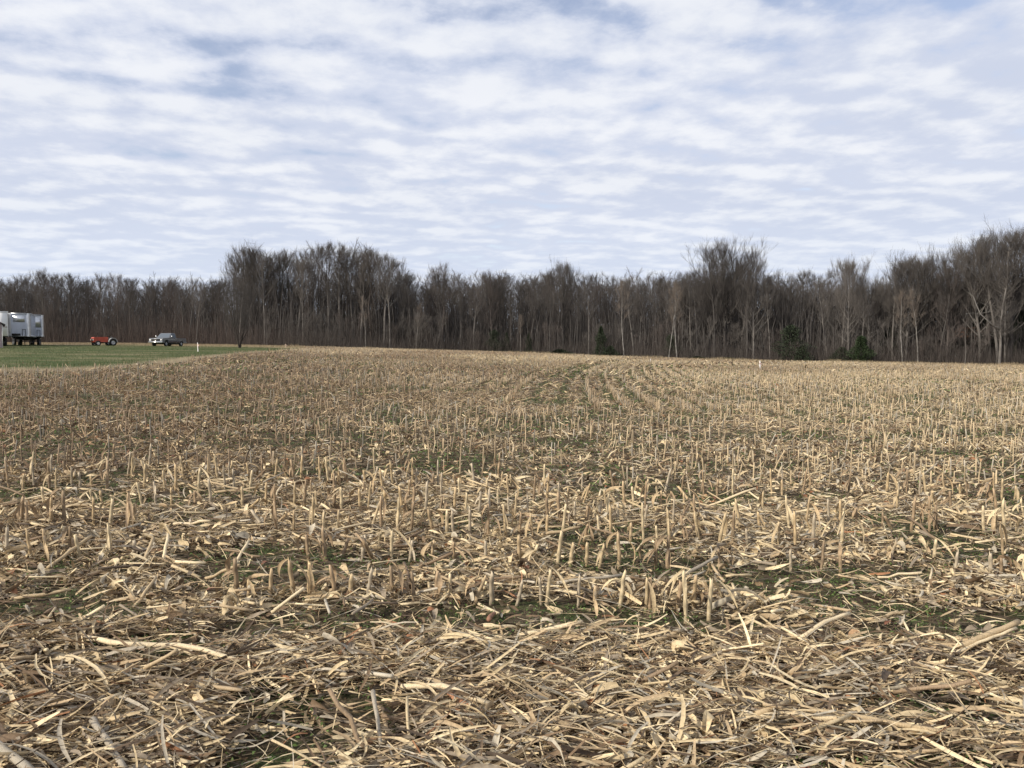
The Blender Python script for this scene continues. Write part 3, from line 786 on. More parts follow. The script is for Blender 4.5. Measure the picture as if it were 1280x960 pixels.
# ------------------------------------------------------------------ grasses
def build_grass():
    A = Acc()
    N = 90000
    y = np.sqrt(rng.uniform(24 ** 2, 108 ** 2, N)); x = -rng.uniform(0.2, 0.85, N) * y
    ok = lawn_amount(x, y) > 0.4; x, y = x[ok], y[ok]; N = len(x)
    h = rng.uniform(0.04, 0.11, N) * (1 + 1.8 * (lawn_amount(x, y) < 0.95))
    pos = np.stack([x, y, gz(x, y) + h * 0.45], -1)
    V, F, per = strips(pos, rng.uniform(0, 6.28, N), rng.normal(1.45, 0.25, N), rng.uniform(0, 3, N), h, rng.uniform(0.02, 0.05, N), 1, taper=0.8)
    c = np.array([(0.050, 0.076, 0.024), (0.072, 0.10, 0.032), (0.18, 0.16, 0.08)])[rng.choice(3, N, p=[.5, .4, .1])]
    A.add(V, F, np.repeat(c * rng.uniform(.8, 1.2, (N, 1)), per, 0))
    o = link('lawn_grass', A.mesh('lawn_grass', M_GREEN)); tag(o, 'short green grass of the lawn at left', 'grass', kind='stuff')
    A = Acc()
    # dead standing grass along the wood and round the lawn
    N = 50000
    u = rng.uniform(-0.95, 0.9, N); e = edgeD(u)
    y = e + rng.uniform(-3.5, 0.8, N); x = u * y
    h = rng.uniform(0.15, 0.5, N) * np.where(u > -0.3, 0.7 + 2.2 * np.clip(fbm(x / 3, y / 3, 3) - 0.5, 0, 1), 0.8)
    N2 = 26000
    y2 = rng.uniform(104, 140, N2); u2 = rng.uniform(-0.95, -0.27, N2); x2 = u2 * y2
    ok = (strip_amount(x2, y2) > .5) & (lawn_amount(x2, y2) < .3); x2, y2 = x2[ok], y2[ok]
    y3 = rng.uniform(25, 108, 26000); x3 = -rng.uniform(0.25, 0.75, 26000) * y3
    ok = (strip_amount(x3, y3) > .5) & (lawn_amount(x3, y3) < .3); x3, y3 = x3[ok], y3[ok]
    X = np.r_[x, x2, x3]; Y = np.r_[y, y2, y3]; h = np.r_[h, rng.uniform(.12, .4, len(x2)), rng.uniform(.04, .14, len(x3))]
    N = len(X)
    V, F, per = strips(np.stack([X, Y, gz(X, Y) + h * 0.45], -1), rng.uniform(0, 6.28, N), rng.normal(1.5, 0.3, N), rng.uniform(0, 3, N), h, rng.uniform(0.03, 0.07, N), 1, taper=0.8)
    c = np.array([(0.42, 0.34, 0.21), (0.32, 0.25, 0.15), (0.22, 0.15, 0.09)])[rng.choice(3, N, p=[.5, .35, .15])]
    A.add(V, F, np.repeat(c * rng.uniform(.75, 1.15, (N, 1)), per, 0))
    o = link('dead_grass', A.mesh('dead_grass', M_GREEN)); tag(o, 'pale dead grass along the edge of the woods', 'grass', kind='stuff')
build_grass()

# ------------------------------------------------------------------ trees
BARK = {k: material('bark_' + k, base=c, rough=0.9, spec=0.15, noise=((3, 3, 1.2), 1.3, 0.65)) for k, c in
        dict(grey=(0.140, 0.127, 0.114), dark=(0.070, 0.063, 0.057), red=(0.098, 0.083, 0.074), pale=(0.215, 0.20, 0.18), black=(0.045, 0.038, 0.032)).items()}
TWIG = {k: material('twigs_' + k, base=c, rough=0.9, spec=0.1) for k, c in
        dict(grey=(0.130, 0.116, 0.104), dark=(0.088, 0.079, 0.072), red=(0.112, 0.094, 0.084), pale=(0.17, 0.14, 0.115)).items()}

class Bag:
    def __init__(s): s.d = {}; s.sc = 1.0
    def add(s, pts, rad, sides): s.d.setdefault((len(pts), sides), []).append((pts, rad))
    def mesh(s, name, mat):
        A = Acc()
        for (K, sd), L in s.d.items():
            V, F, per = tubes(np.array([p for p, r in L]), np.array([r for p, r in L]), sd, False)
            A.add(V, F)
        A.V = [v * np.array([1, 1, s.sc]) for v in A.V]
        return A.mesh(name, mat, smooth=False)
def unit(v): return v / (np.linalg.norm(v) + 1e-9)
UP = np.array([0, 0, 1.0])
def curve(r0, p, d, L, K, up, wob):
    pts = [p]; d = unit(d)
    for i in range(K - 1):
        d = unit(d + UP * up / (K - 1) + r0.normal(0, wob, 3)); pts.append(pts[-1] + d * L / (K - 1))
    return np.array(pts), d
def tree_proto(seed, H=18.0, r=0.17, tmin=0.42, spread=2.6, nl=28, low=0, fork=1, sub=7, tw=6, ang=0.95, twr=0.011, twl=0.8):
    r0 = np.random.default_rng(seed)
    tr, cr = Bag(), Bag()
    for f in range(fork):
        base = np.zeros(3)
        if fork > 1:
            a = f * 6.28 / fork + r0.uniform(0, 1); d0 = unit(np.array([math.cos(a) * 0.42, math.sin(a) * 0.42, 1.0]))
            Hf = H * r0.uniform(0.8, 1.0)
        else: d0 = unit(np.array([r0.normal(0, .02), r0.normal(0, .02), 1])); Hf = H
        T, _ = curve(r0, base, d0, Hf, 12, 0.35 if fork > 1 else 0.05, 0.03)
        T *= np.array([1, 1, Hf / T[-1, 2]])
        s = np.linspace(0, 1, 12); rad = r * (1 - s) ** 0.8 + 0.012; rad[0] *= 1.35
        if fork > 1: rad = rad * 0.7 * (1 - 0.35 * np.clip(s * 4, 0, 1))
        tr.add(T, rad, 8)
        n = nl // fork + low
        for i in range(n):
            t = r0.uniform(0.08, tmin) if i < low else tmin + (1 - tmin) * ((i - low) / max(1, n - low - 1)) ** 0.9 * 0.98
            k = min(10, int(t * 11)); p = T[k] + (T[k + 1] - T[k]) * (t * 11 - k)
            a = i * 2.4 + r0.uniform(-.5, .5)
            el = r0.uniform(0.35, 0.80) * ang
            rel = (t - tmin) / (1 - tmin)
            prof = (0.75 + 0.5 * math.sin(max(0, rel) * 3.14)) * (1 - 0.55 * max(0, rel) ** 2) if i >= low else 0.55
            L = spread * prof * r0.uniform(0.75, 1.25)
            d = np.array([math.cos(a), math.sin(a), math.tan(1.57 - el) * 0.75 if el > 0.2 else 2])
            if i < low: d = np.array([math.cos(a), math.sin(a), 0.35])
            lr = max(0.012, np.interp(t, s, rad) * 0.42)
            C, dd = curve(r0, p, d, L * 1.35, 5, 0.55, 0.10)
            (tr if lr > 0.035 else cr).add(C, lr * np.array([1, .8, .62, .42, .22]), 5 if lr > 0.035 else 3)
            for j in range(sub):
                q = r0.uniform(0.2, 1.0); kk = min(3, int(q * 4)); pp = C[kk] + (C[kk + 1] - C[kk]) * (q * 4 - kk)
                dv = unit(C[kk + 1] - C[kk]) + r0.normal(0, 0.5, 3) + UP * 0.45
                L2 = L * r0.uniform(0.35, 0.85) * (1.15 - 0.5 * q)
                C2, d2 = curve(r0, pp, dv, L2, 4, 0.5, 0.12)
                cr.add(C2, max(0.010, lr * 0.35) * np.array([1, .8, .6, .4]), 3)
                for m in range(tw):
                    q2 = r0.uniform(0.15, 1.0); k2 = min(2, int(q2 * 3)); p2 = C2[k2] + (C2[k2 + 1] - C2[k2]) * (q2 * 3 - k2)
                    d3 = unit(C2[k2 + 1] - C2[k2]) + r0.normal(0, 0.42, 3) + UP * 0.45
                    C3, _ = curve(r0, p2, d3, twl * r0.uniform(0.6, 2.0), 3, 0.35, 0.08)
                    cr.add(C3, twr * np.array([1, .8, .45]), 3)
                    for w in range(1):
                        d4 = unit(d3) + r0.normal(0, 0.45, 3)
                        p4 = C3[1] if w else C3[0] + (C3[1] - C3[0]) * 0.6
                        C4, _ = curve(r0, p4, d4, twl * r0.uniform(.3, .7), 2, 0.1, 0.1)
                        cr.add(C4, twr * np.array([.7, .4]), 3)
    zs = np.concatenate([p[:, 2] for L in cr.d.values() for p, r in L]); tr.sc = cr.sc = H / np.percentile(zs, 99.8)
    return tr, cr
def mk(tr, cr, bk, tk):
    return tr.mesh('trunk', BARK[bk]), cr.mesh('crown', TWIG[tk])
KINDS = {}
def kind(name, n, bks, tks, **k):
    KINDS[name] = []
    for i in range(n):
        tr, cr = tree_proto(40 * len(KINDS) + i, **k)
        for b, t in zip(bks, tks): KINDS[name].append((*mk(tr, cr, b, t), b))
kind('pole', 5, ('grey', 'dark'), ('grey', 'dark'), H=18, tmin=0.50, spread=3.0, nl=24, twr=0.0085, sub=7)
kind('edge', 4, ('grey', 'red'), ('grey', 'red'), H=18, tmin=0.25, spread=3.6, nl=32, low=3, sub=7, twr=0.009)
kind('broad', 3, ('dark', 'grey'), ('dark', 'grey'), H=18, r=0.30, tmin=0.30, spread=6.0, nl=32, low=2, sub=11, tw=9, twl=1.0, twr=0.010)
kind('slim', 2, ('pale',), ('pale',), H=16, r=0.11, tmin=0.5, spread=1.7, nl=16, sub=5, tw=5)
kind('sapling', 4, ('red', 'grey'), ('red', 'grey'), H=7, r=0.05, tmin=0.15, spread=1.8, nl=20, fork=2, sub=5, tw=5, twr=0.009, twl=0.6)
kind('forked', 1, ('black',), ('dark',), H=10, r=0.20, tmin=0.13, spread=3.0, nl=60, fork=4, sub=8, tw=5, twl=0.8, twr=0.007)

SKY = [(-300, 340), (0, 345), (30, 343), (60, 335), (100, 340), (140, 338), (170, 345), (200, 345), (235, 345), (262, 349), (280, 340), (292, 318), (300, 306), (322, 306), (336, 318), (350, 310), (385, 303), (410, 300),
       (440, 303), (470, 308), (492, 318), (502, 336), (530, 335), (552, 328), (565, 338), (590, 342), (610, 336), (640, 338), (665, 346), (690, 334), (705, 323), (720, 332), (735, 346), (750, 339), (775, 338), (800, 344), (830, 340),
       (860, 341), (878, 326), (893, 306), (907, 297), (922, 302), (942, 316), (960, 331), (978, 339), (1000, 336), (1030, 334), (1058, 320), (1072, 326), (1090, 346), (1104, 332), (1118, 317), (1136, 312), (1158, 320), (1172, 326),
       (1190, 306), (1215, 298), (1240, 290), (1260, 282), (1290, 282), (1500, 290), (1900, 300)]
MASS = [(-300, 352), (0, 354), (280, 354), (300, 342), (490, 344), (520, 350), (860, 350), (900, 340), (950, 345), (980, 352), (1090, 358), (1150, 352), (1200, 346), (1280, 342), (1900, 342)]
def topz(px, py, d): return EYE + (440 - py) / FPX * d
ZONES = [(60, 'behind the trailers'), (165, 'behind the red tractor'), (285, 'behind the grey pickup'), (350, 'behind the small forked tree'), (500, 'in the tall clump'),
         (600, 'right of the tall clump'), (690, 'behind the centre evergreens'), (790, 'around the lone dark evergreen'), (880, 'left of the tallest crown'), (985, 'around the tallest crown'),
         (1095, 'around the green cedar'), (1185, 'right of the green cedar'), (9999, 'at the right edge')]
def zone(px):
    for a, n in ZONES:
        if px < a: return n
TG = 'bare trees of the woodland'
def put_tree(px, d, h, knd, idx=None, label=None, wide=1.0, name='bare_tree', rz=None):
    L = KINDS[knd]; me = L[idx % len(L)] if idx is not None else L[int(rng.integers(0, len(L)))]
    H0 = {'pole': 18, 'edge': 18, 'broad': 18, 'slim': 16, 'sapling': 7, 'forked': 10}[knd]
    x, y = at_dist(px, d)
    o = empty(name, (x, y, float(gz(x, y)) - 0.08), rng.uniform(0, 6.28) if rz is None else rz)
    s = h / H0; w = s * wide; o.scale = (w, w, s)
    link('trunk', me[0], o); link('crown', me[1], o)
    if label is None:
        cn = {'grey': 'grey', 'dark': 'dark', 'red': 'reddish brown', 'pale': 'pale', 'black': 'dark'}[me[2]]
        kn = {'pole': 'tall straight', 'edge': 'bushy-sided', 'broad': 'wide-crowned', 'slim': 'slender', 'sapling': 'low many-stemmed', 'forked': 'forked'}[knd]
        row = 'in front' if d - edgeD((px - 640) / FPX) < 7 else 'set deeper'
        label = f'{kn} {cn} bare tree, {row}, {zone(px)}'
    tag(o, label, 'tree', TG)
    return o
# single trees with a shape of their own
def special(px, pytop, dd, knd, idx, label, wide=1.0):
    d = float(edgeD((px - 640) / FPX)) + dd; x, y = at_dist(px, d)
    return put_tree(px, d, topz(px, pytop, d) - float(gz(x, y)), knd, idx, label, wide)
special(907, 296, 6, 'broad', 0, 'tallest round-topped bare tree, rising right of centre', 0.92)
special(932, 310, 9, 'broad', 3, 'round-topped bare tree just right of the tallest one at right of centre', 0.8)
special(705, 322, 8, 'broad', 4, 'lone bare crown standing above the skyline at centre', 0.5)
special(312, 304, 6, 'broad', 2, 'leftmost wide bare crown of the tall clump', 0.5)
special(553, 328, 5, 'edge', 1, 'pointed bare crown just right of the tall clump', 0.8)
special(1062, 319, 8, 'broad', 1, 'airy bare crown above the small green cedar', 0.62)
special(1132, 312, 5, 'broad', 5, 'flat-topped bare tree left of the tall right-hand group', 0.72)
special(1262, 281, 3, 'broad', 0, 'tallest bare tree at the right edge with many upswept limbs', 0.95)
special(1225, 295, 5, 'broad', 3, 'bare upswept tree second from the right edge of the woods', 0.8)
special(1192, 305, 7, 'broad', 2, 'bare upswept tree left of the pale leaning limb', 0.75)
special(60, 334, 6, 'edge', 2, 'bushy bare crown above the gap right of the trailers', 0.9)
NT = 16
# front and second rank
u = -0.86
cnt = 0
while u < 0.80:
    px = 640 + u * FPX
    e = float(edgeD(u)); dd = rng.uniform(2.0, 16) ; d = e + dd
    top = np.interp(px, *zip(*SKY))
    low = 350 if px < 1100 else 345
    f = rng.random()
    py = top + abs(rng.normal(0, 4)) if f < (0.8 if 295 < px < 495 else 0.55) else top + (low + 15 - top) * rng.uniform(0.2, 0.8)
    x, y = at_dist(px, d); h = topz(px, py, d) - float(gz(x, y))
    kk = rng.choice(['pole', 'edge', 'slim', 'broad'], p=[0.70, 0.25, 0.01, 0.04] if not 285 < px < 495 else [0.93, 0.03, 0.04, 0.0])
    if kk == 'slim': h *= 0.85
    put_tree(px, d, h, kk, wide=rng.uniform(0.8, 1.15)); cnt += 1
    u += rng.uniform(0.8, 1.25) * 0.0081
# saplings at the foot
for q in range(70):
    px = rng.uniform(-60, 1340)
    if 270 < px < 330: continue
    d = float(edgeD((px - 640) / FPX)) + rng.uniform(0.8, 6)
    put_tree(px, d, rng.uniform(3.0, 7.5), 'sapling', idx=int(rng.integers(0, 4)) * 2 + (0 if px < 300 or rng.random() < 0.4 else 1)); cnt += 1
print('individual trees', cnt + NT)

# small forked tree on the lawn
put_tree(300, 92, 9.0, 'forked', 0, 'small dark forked tree with a fine dense crown on the lawn edge', 0.72, rz=0.5)

def simple_tree(r0, H, seedtr):
    V, F = [], []
    T = np.array([[0, 0, 0], [r0.normal(0, .3), r0.normal(0, .3), H * .5], [r0.normal(0, .5), r0.normal(0, .5), H]])[None]
    A = Acc(); v, f, _ = tubes(T, np.array([[.17, .11, .02]]), 4); A.add(v, f)
    n = 34; t = r0.uniform(0.12, 1.0, n); a = r0.uniform(0, 6.28, n); L = r0.uniform(1.2, 2.8, n)
    p0 = np.stack([0 * t, 0 * t, t * H], -1); d = np.stack([np.cos(a), np.sin(a), r0.uniform(.8, 1.8, n)], -1); d /= np.linalg.norm(d, axis=1)[:, None]
    P = np.stack([p0, p0 + d * L[:, None] * .5, p0 + d * L[:, None] + UP * .35], 1)
    v, f, _ = tubes(P, np.repeat(np.array([[.04, .028, .012]]), n, 0), 3); A.add(v, f)
    m = 380; i = r0.integers(0, n, m); q = r0.uniform(.2, 1, m)[:, None]
    s0 = P[i, 0] * (1 - q) + P[i, 2] * q; dd = d[i] + r0.normal(0, .6, (m, 3)); dd /= np.linalg.norm(dd, axis=1)[:, None]
    Q = np.stack([s0, s0 + dd * r0.uniform(.6, 1.6, (m, 1))], 1)
    v, f, _ = tubes(Q, np.repeat(np.array([[.022, .010]]), m, 0), 3); A.add(v, f)
    return np.concatenate(A.V), np.concatenate(A.F[4])
def build_mass():
    r0 = np.random.default_rng(77)
    protos = [simple_tree(r0, 17.0, i) for i in range(7)]
    A = Acc()
    for i in range(1500):
        u = r0.uniform(-1.0, 0.95); px = 640 + u * FPX
        d = float(edgeD(u)) + 9 + 62 * r0.random() ** 0.8; x, y = at_dist(px, d)
        if 288 < px < 492 and r0.random() < 0.30:
            d = float(edgeD(u)) + r0.uniform(6, 30); x, y = at_dist(px, d); z = float(gz(x, y)); h = topz(px, np.interp(px, *zip(*SKY)) + r0.uniform(10, 36), d) - z
        else: z = float(gz(x, y)); h = topz(px, np.interp(px, *zip(*MASS)) + r0.uniform(0, 26), d) - z
        V, F = protos[i % 7]; a = r0.uniform(0, 6.28); c, s = math.cos(a), math.sin(a); k = h / 17
        W = np.stack([(V[:, 0] * c - V[:, 1] * s) * k, (V[:, 0] * s + V[:, 1] * c) * k, V[:, 2] * k], -1) + [x, y, z - .1]
        t = np.array([(0.10, .090, .082), (.080, .072, .066), (.112, .094, .083)][r0.choice(3)]) * r0.uniform(.8, 1.2)
        A.add(W, [F], np.repeat(t[None], len(W), 0))
    # pole-thin young stems all through the wood
    N = 26000; u = r0.uniform(-1, .95, N); y = edgeD(u) + 5 + 70 * r0.random(N); x = u * y
    mt = topz(640 + u * FPX, np.interp(640 + u * FPX, *zip(*MASS)), y) - gz(x, y); h = r0.uniform(0.3, 0.95, N) * mt; P = np.stack([x[:, None] + r0.normal(0, .35, (N, 3)) * [0, 1, 2], y[:, None] + 0 * r0.normal(0, .3, (N, 3)), gz(x, y)[:, None] + h[:, None] * [0, .5, 1]], -1)
    V, F, per = tubes(P, r0.uniform(.03, .08, N)[:, None] * np.array([[1, .7, .3]]), 3)
    A.add(V, F, np.repeat(np.array([(.095, .086, .079)]) * r0.uniform(.7, 1.3, (N, 1)), per, 0))
    m = material('far_bark', attr=True, rough=0.95, spec=0.1)
    o = link('distant_woods', A.mesh('distant_woods', m)); tag(o, 'dense leafless woods behind the front rank of trees', 'woods', kind='stuff')
    # thicket of stems and brambles at the foot of the wood
    A = Acc(); N = 42000
    u = r0.uniform(-0.98, 0.92, N); dd = r0.uniform(0, 1, N) ** 1.3 * 16 + 0.6
    y = edgeD(u) + dd; x = u * y
    left = np.clip((-0.25 - u) / 0.15, 0, 1)
    h = r0.uniform(0.8, 3.2, N) * (1 + left * 0.7) * (0.6 + 0.8 * fbm(x / 5, y / 5, 2))
    h = np.where(r0.random(N) < 0.15, h * 1.9, h)
    lean = r0.normal(0, 0.22, (N, 2)) * h[:, None]
    s = np.linspace(0, 1, 4)[None]
    P = np.stack([x[:, None] + lean[:, :1] * s ** 1.5 + r0.normal(0, .04, (N, 4)), y[:, None] + lean[:, 1:] * s ** 1.5, gz(x, y)[:, None] + h[:, None] * s], -1)
    V, F, per = tubes(P, r0.uniform(0.008, 0.02, N)[:, None] * np.array([[1, .8, .55, .3]]), 3)
    c1 = np.array([.098, .076, .066]); c2 = np.array([.080, .071, .063])
    mixl = np.clip(left * .8 + r0.normal(.25, .25, N), 0, 1)[:, None]
    A.add(V, F, np.repeat((c1 * mixl + c2 * (1 - mixl)) * r0.uniform(.7, 1.3, (N, 1)), per, 0))
    o = link('thicket', A.mesh('thicket', m)); tag(o, 'brown thicket of stems and brambles at the foot of the woods', 'undergrowth', kind='stuff')
build_mass()

# evergreens
M_NEEDLE = material('evergreen_needles', attr=True, rough=0.7, spec=0.2)
def evergreen_mesh(seed, H, W, n, dens_col, ragged=0.25, base=0.0):
    r0 = np.random.default_rng(seed)
    t = r0.random(n) ** 0.8; z = base + (H - base) * t
    lump = 1 + ragged * np.sin(z * 3.1 + seed) * 0.6
    a = r0.uniform(0, 6.28, n); lobes = 1 + ragged * np.sin(a * 5 + z * 2.3 + seed)
    rr = W * (1 - t) ** 0.55 * lump * lobes * r0.uniform(0.35, 1.0, n) ** 0.5 + 0.05
    pos = np.stack([np.cos(a) * rr, np.sin(a) * rr, z - 0.1 * rr], -1)
    V, F, per = strips(pos, a + r0.normal(0, .5, n), r0.normal(0.25, .5, n), r0.uniform(0, 3, n), r0.uniform(.15, .42, n), r0.uniform(.04, .10, n), 2, bow=r0.normal(0, .1, n), taper=0.85)
    c = np.array(dens_col)[None] * r0.uniform(.6, 1.4, (n, 1))
    cr = np_mesh('crown', V, F, M_NEEDLE, np.repeat(c, per, 0))
    P = np.array([[0, 0, 0], [0.03, 0, H * .5], [0, 0, H * .96]])[None]
    v, f, _ = tubes(P, np.array([[.11, .07, .015]]) * (H / 5), 7)
    return np_mesh('trunk', v, f, BARK['dark']), cr
EV = {'cedar': evergreen_mesh(3, 3.6, 1.35, 4600, (0.030, 0.046, 0.020), 0.5),
      'dark': evergreen_mesh(5, 4.6, 1.3, 4200, (0.030, 0.042, 0.022), 0.4),
      'loose': evergreen_mesh(8, 4.4, 1.6, 2600, (0.032, 0.042, 0.024), 0.55, 0.5),
      'low': evergreen_mesh(12, 2.0, 1.6, 2600, (0.030, 0.040, 0.022), 0.4),
      'tall': evergreen_mesh(21, 11.0, 2.9, 9000, (0.018, 0.026, 0.014), 0.45, 2.5)}
HG = {'cedar': 3.6, 'dark': 4.6, 'loose': 4.4, 'low': 2.0, 'tall': 11.0}
for px, pyt, dd, k, w, lab in (
        (1076, 420, 0.8, 'cedar', 1.0, 'small conical green cedar in front of the woods right of centre'),
        (1052, 434, 2.0, 'low', 1.1, 'low dark shrub left of the small green cedar'),
        (988, 406, 1.6, 'loose', 1.1, 'ragged dark evergreen left of the small green cedar'),
        (1003, 432, 1.0, 'low', 0.8, 'low dark evergreen at the foot of the ragged one'),
        (751, 408, 1.4, 'dark', 0.72, 'upright dark evergreen standing alone at centre'),
        (763, 432, 1.0, 'low', 0.9, 'low dark evergreen at the foot of the upright one at centre'),
        (618, 412, 2.0, 'loose', 0.9, 'leftmost dark ragged evergreen of the centre group'),
        (633, 416, 2.6, 'dark', 0.7, 'middle dark evergreen of the centre group'),
        (661, 416, 1.6, 'dark', 0.6, 'rightmost dark evergreen of the centre group'),
        (700, 436, 1.2, 'low', 1.5, 'low wide dark bush between the centre evergreens'),
        (838, 418, 4.0, 'loose', 0.8, 'dim dark evergreen left of the big rounded crown'),
        (872, 445, 0.8, 'low', 1.2, 'lowest spreading dark bush below the big rounded crown'),
        (910, 446, 0.8, 'low', 1.1, 'dark ground-hugging bush right of the lowest spreading one'),
        (1222, 376, 9.0, 'tall', 0.9, 'tall dark evergreen behind the pale leaning limb'),
        (1276, 388, 8.0, 'tall', 0.8, 'tall dark evergreen at the right edge of the woods'),
        (1110, 410, 8.0, 'loose', 0.9, 'dim evergreen right of the small green cedar')):
    d = float(edgeD((px - 640) / FPX)) + dd; x, y = at_dist(px, d); z = float(gz(x, y))
    h = topz(px, pyt, d) - z; s = h / HG[k]
    o = empty('evergreen', (x, y, z - .05), rng.uniform(0, 6)); ws = (s if k != 'low' else 1.0) * w; o.scale = (ws, ws, s)
    link('trunk', EV[k][0], o); link('crown', EV[k][1], o)
    tag(o, lab, 'evergreen', 'evergreens at the foot of the woods')

# sycamore with the pale leaning limb
def build_sycamore():
    d = 106.0; B = Bag(); Lm = Bag(); Cr = Bag(); r0 = np.random.default_rng(9)
    def w(px, py, dy=0): return np.array([(px - 640) / FPX * d, d + dy, topz(px, py, d)])
    x, y = at_dist(1249, d); o0 = np.array([x, y, float(gz(x, y))])
    T = np.array([o0 + [0, 0, -.1], w(1250, 430) , w(1249, 408), w(1252, 380), w(1257, 350), w(1256, 325), w(1259, 300)]) - o0
    B.add(T, np.array([.2, .16, .14, .12, .09, .06, .03]), 7)
    Lp = np.array([w(1249, 411), w(1238, 408, -.5), w(1228, 402, -1.0), w(1217, 393, -1.2), w(1212, 382, -1.2), w(1208, 372, -1.2), w(1201, 366, -1.2)]) - o0
    Lm.add(Lp, np.array([.085, .085, .08, .07, .06, .045, .02]), 7)
    for a, b, c in (((1216, 393), (1224, 391), (1232, 390)), ((1218, 394), (1208, 392), (1198, 393)), ((1224, 390), (1226, 384), (1214, 378))):
        Lm.add(np.array([w(*a, -1.2), w(*b, -1.3), w(*c, -1.4)]) - o0, np.array([.03, .022, .012]), 5)
    for i in range(260):
        t = r0.uniform(1.2, 5.9); k = int(t); p = T[k] + (T[k + 1] - T[k]) * (t - k); a = r0.uniform(0, 6.28)
        C, _ = curve(r0, p, np.array([math.cos(a), math.sin(a), .6]), r0.uniform(.8, 3.0), 4, .6, .15); Cr.add(C, np.array([.03, .02, .014, .008]), 3)
        for j in range(4):
            C2, _ = curve(r0, C[r0.integers(1, 4)], r0.normal(0, 1, 3) + UP * .4, r0.uniform(.4, 1.1), 3, .3, .15); Cr.add(C2, np.array([.011, .009, .006]), 3)
    o = empty('bare_tree', o0)
    link('trunk', B.mesh('trunk', BARK['grey']), o); link('crown', Cr.mesh('crown', TWIG['grey']), o)
    l = link('leaning_limb', Lm.mesh('leaning_limb', BARK['pale']), o); l['label'] = 'pale white limb curving out to the left'
    tag(o, 'bare tree with one pale white limb curving left, near the right edge', 'tree', TG)
    # young beech that kept some rusty leaves
    B2, C2 = Bag(), Bag(); d2 = 106.5; x, y = at_dist(1206, d2); g = float(gz(x, y))
    T = np.array([[0, 0, 0], [.1, 0, 2], [-.05, 0, 4.0], [0, 0, 6]]); B2.add(T, np.array([.06, .045, .03, .012]), 6)
    o = empty('young_beech', (x, y, g)); link('trunk', B2.mesh('trunk', BARK['grey']), o)
    n = 170; a = r0.uniform(0, 6.28, n); rr = r0.uniform(.2, 1.5, n); lay = r0.choice([3.9, 4.5, 5.0], n)
    pos = np.stack([np.cos(a) * rr, np.sin(a) * rr, lay + rr * .15 + r0.normal(0, .1, n)], -1)
    V, F, per = strips(pos, r0.uniform(0, 6, n), r0.normal(0, .4, n), r0.normal(0, .5, n), r0.uniform(.08, .16, n), r0.uniform(.05, .09, n), 2, taper=.8)
    link('crown', np_mesh('crown', V, F, M_GREEN, np.repeat(np.array([(.16, .08, .045)]) * r0.uniform(.7, 1.3, (n, 1)), per, 0)), o)
    tag(o, 'young tree holding rusty brown leaves below the pale leaning limb', 'tree')
build_sycamore()
# slim trunks with pale bark, placed from the picture
for px, pyt, lab in ((457, 378, 'pale leaning trunk low in the tall clump'), (651, 398, 'short white trunk between the centre evergreens'), (780, 360, 'slender white trunk right of the lone centre evergreen'),
                     (836, 368, 'left one of two white trunks left of the big rounded crown'), (846, 362, 'right one of two white trunks left of the big rounded crown'), (1128, 372, 'left pale trunk under the flat-topped tree'),
                     (1147, 372, 'right pale slanting trunk under the flat-topped tree'), (520, 385, 'thin white trunk right of the tall clump')):
    d = float(edgeD((px - 640) / FPX)) + 1.2; x, y = at_dist(px, d)
    put_tree(px, d, (topz(px, pyt, d) - float(gz(x, y))) * 1.15, 'slim', label=lab, name='bare_tree')

# ------------------------------------------------------------------ built things at left
def box_v(x0, x1, y0, y1, z0, z1):
    V = np.array([[x, y, z] for x in (x0, x1) for y in (y0, y1) for z in (z0, z1)], float)
    F = np.array([[0, 1, 3, 2], [4, 6, 7, 5], [0, 4, 5, 1], [2, 3, 7, 6], [0, 2, 6, 4], [1, 5, 7, 3]])
    return V, [F]
def boxes(name, L, mat, parent, label=None):
    A = Acc()
    for b in L: A.add(*box_v(*b))
    o = link(name, A.mesh(name, mat), parent)
    if label: o['label'] = label
    return o
def prism_y(name, poly, y0, y1, mat, parent):
    """polygon in x,z extruded over y"""
    n = len(poly); V = np.array([[p[0], y0, p[1]] for p in poly] + [[p[0], y1, p[1]] for p in poly], float)
    me = bpy.data.meshes.new(name)
    F = [tuple(range(n))[::-1], tuple(range(n, 2 * n))] + [(i, (i + 1) % n, n + (i + 1) % n, n + i) for i in range(n)]
    me.from_pydata(V.tolist(), [], F); me.update(); me.materials.append(mat)
    return link(name, me, parent)
def lathe(name, prof, mat, parent, loc, seg=24):
    """profile (y, r) turned round the y axis"""
    K = len(prof); th = np.arange(seg) * 2 * np.pi / seg
    V = np.array([[r * math.cos(t), y, r * math.sin(t)] for y, r in prof for t in th])
    F = np.array([[k * seg + s, k * seg + (s + 1) % seg, (k + 1) * seg + (s + 1) % seg, (k + 1) * seg + s] for k in range(K - 1) for s in range(seg)])
    o = link(name, np_mesh(name, V, [F], mat, smooth=False), parent); o.location = loc
    return o
M_TYRE = material('tyre_rubber', base=(0.02, 0.02, 0.02), rough=0.85)
M_STEEL = material('dull_steel', base=(0.45, 0.46, 0.47), rough=0.4, metal=0.8, noise=((2, 2, 2), 1.1, 0.8))
M_BLACK = material('black_frame', base=(0.02, 0.018, 0.017), rough=0.7)
M_WHITE = material('white_panel', base=(0.78, 0.77, 0.74), rough=0.5, noise=((1.5, 1.5, 0.6), 1.03, 0.9))
M_ALU = material('aluminium_skin', base=(0.50, 0.53, 0.60), rough=0.5, metal=0.15, noise=((1.2, 1.2, 0.8), 1.1, 0.85))
M_ALUB = material('bright_aluminium', base=(0.75, 0.76, 0.77), rough=0.32, metal=0.8, noise=((1.2, 1.2, 1.6), 1.1, 0.75))
M_RUSTY = material('worn_panel', base=(0.22, 0.15, 0.10), rough=0.9)
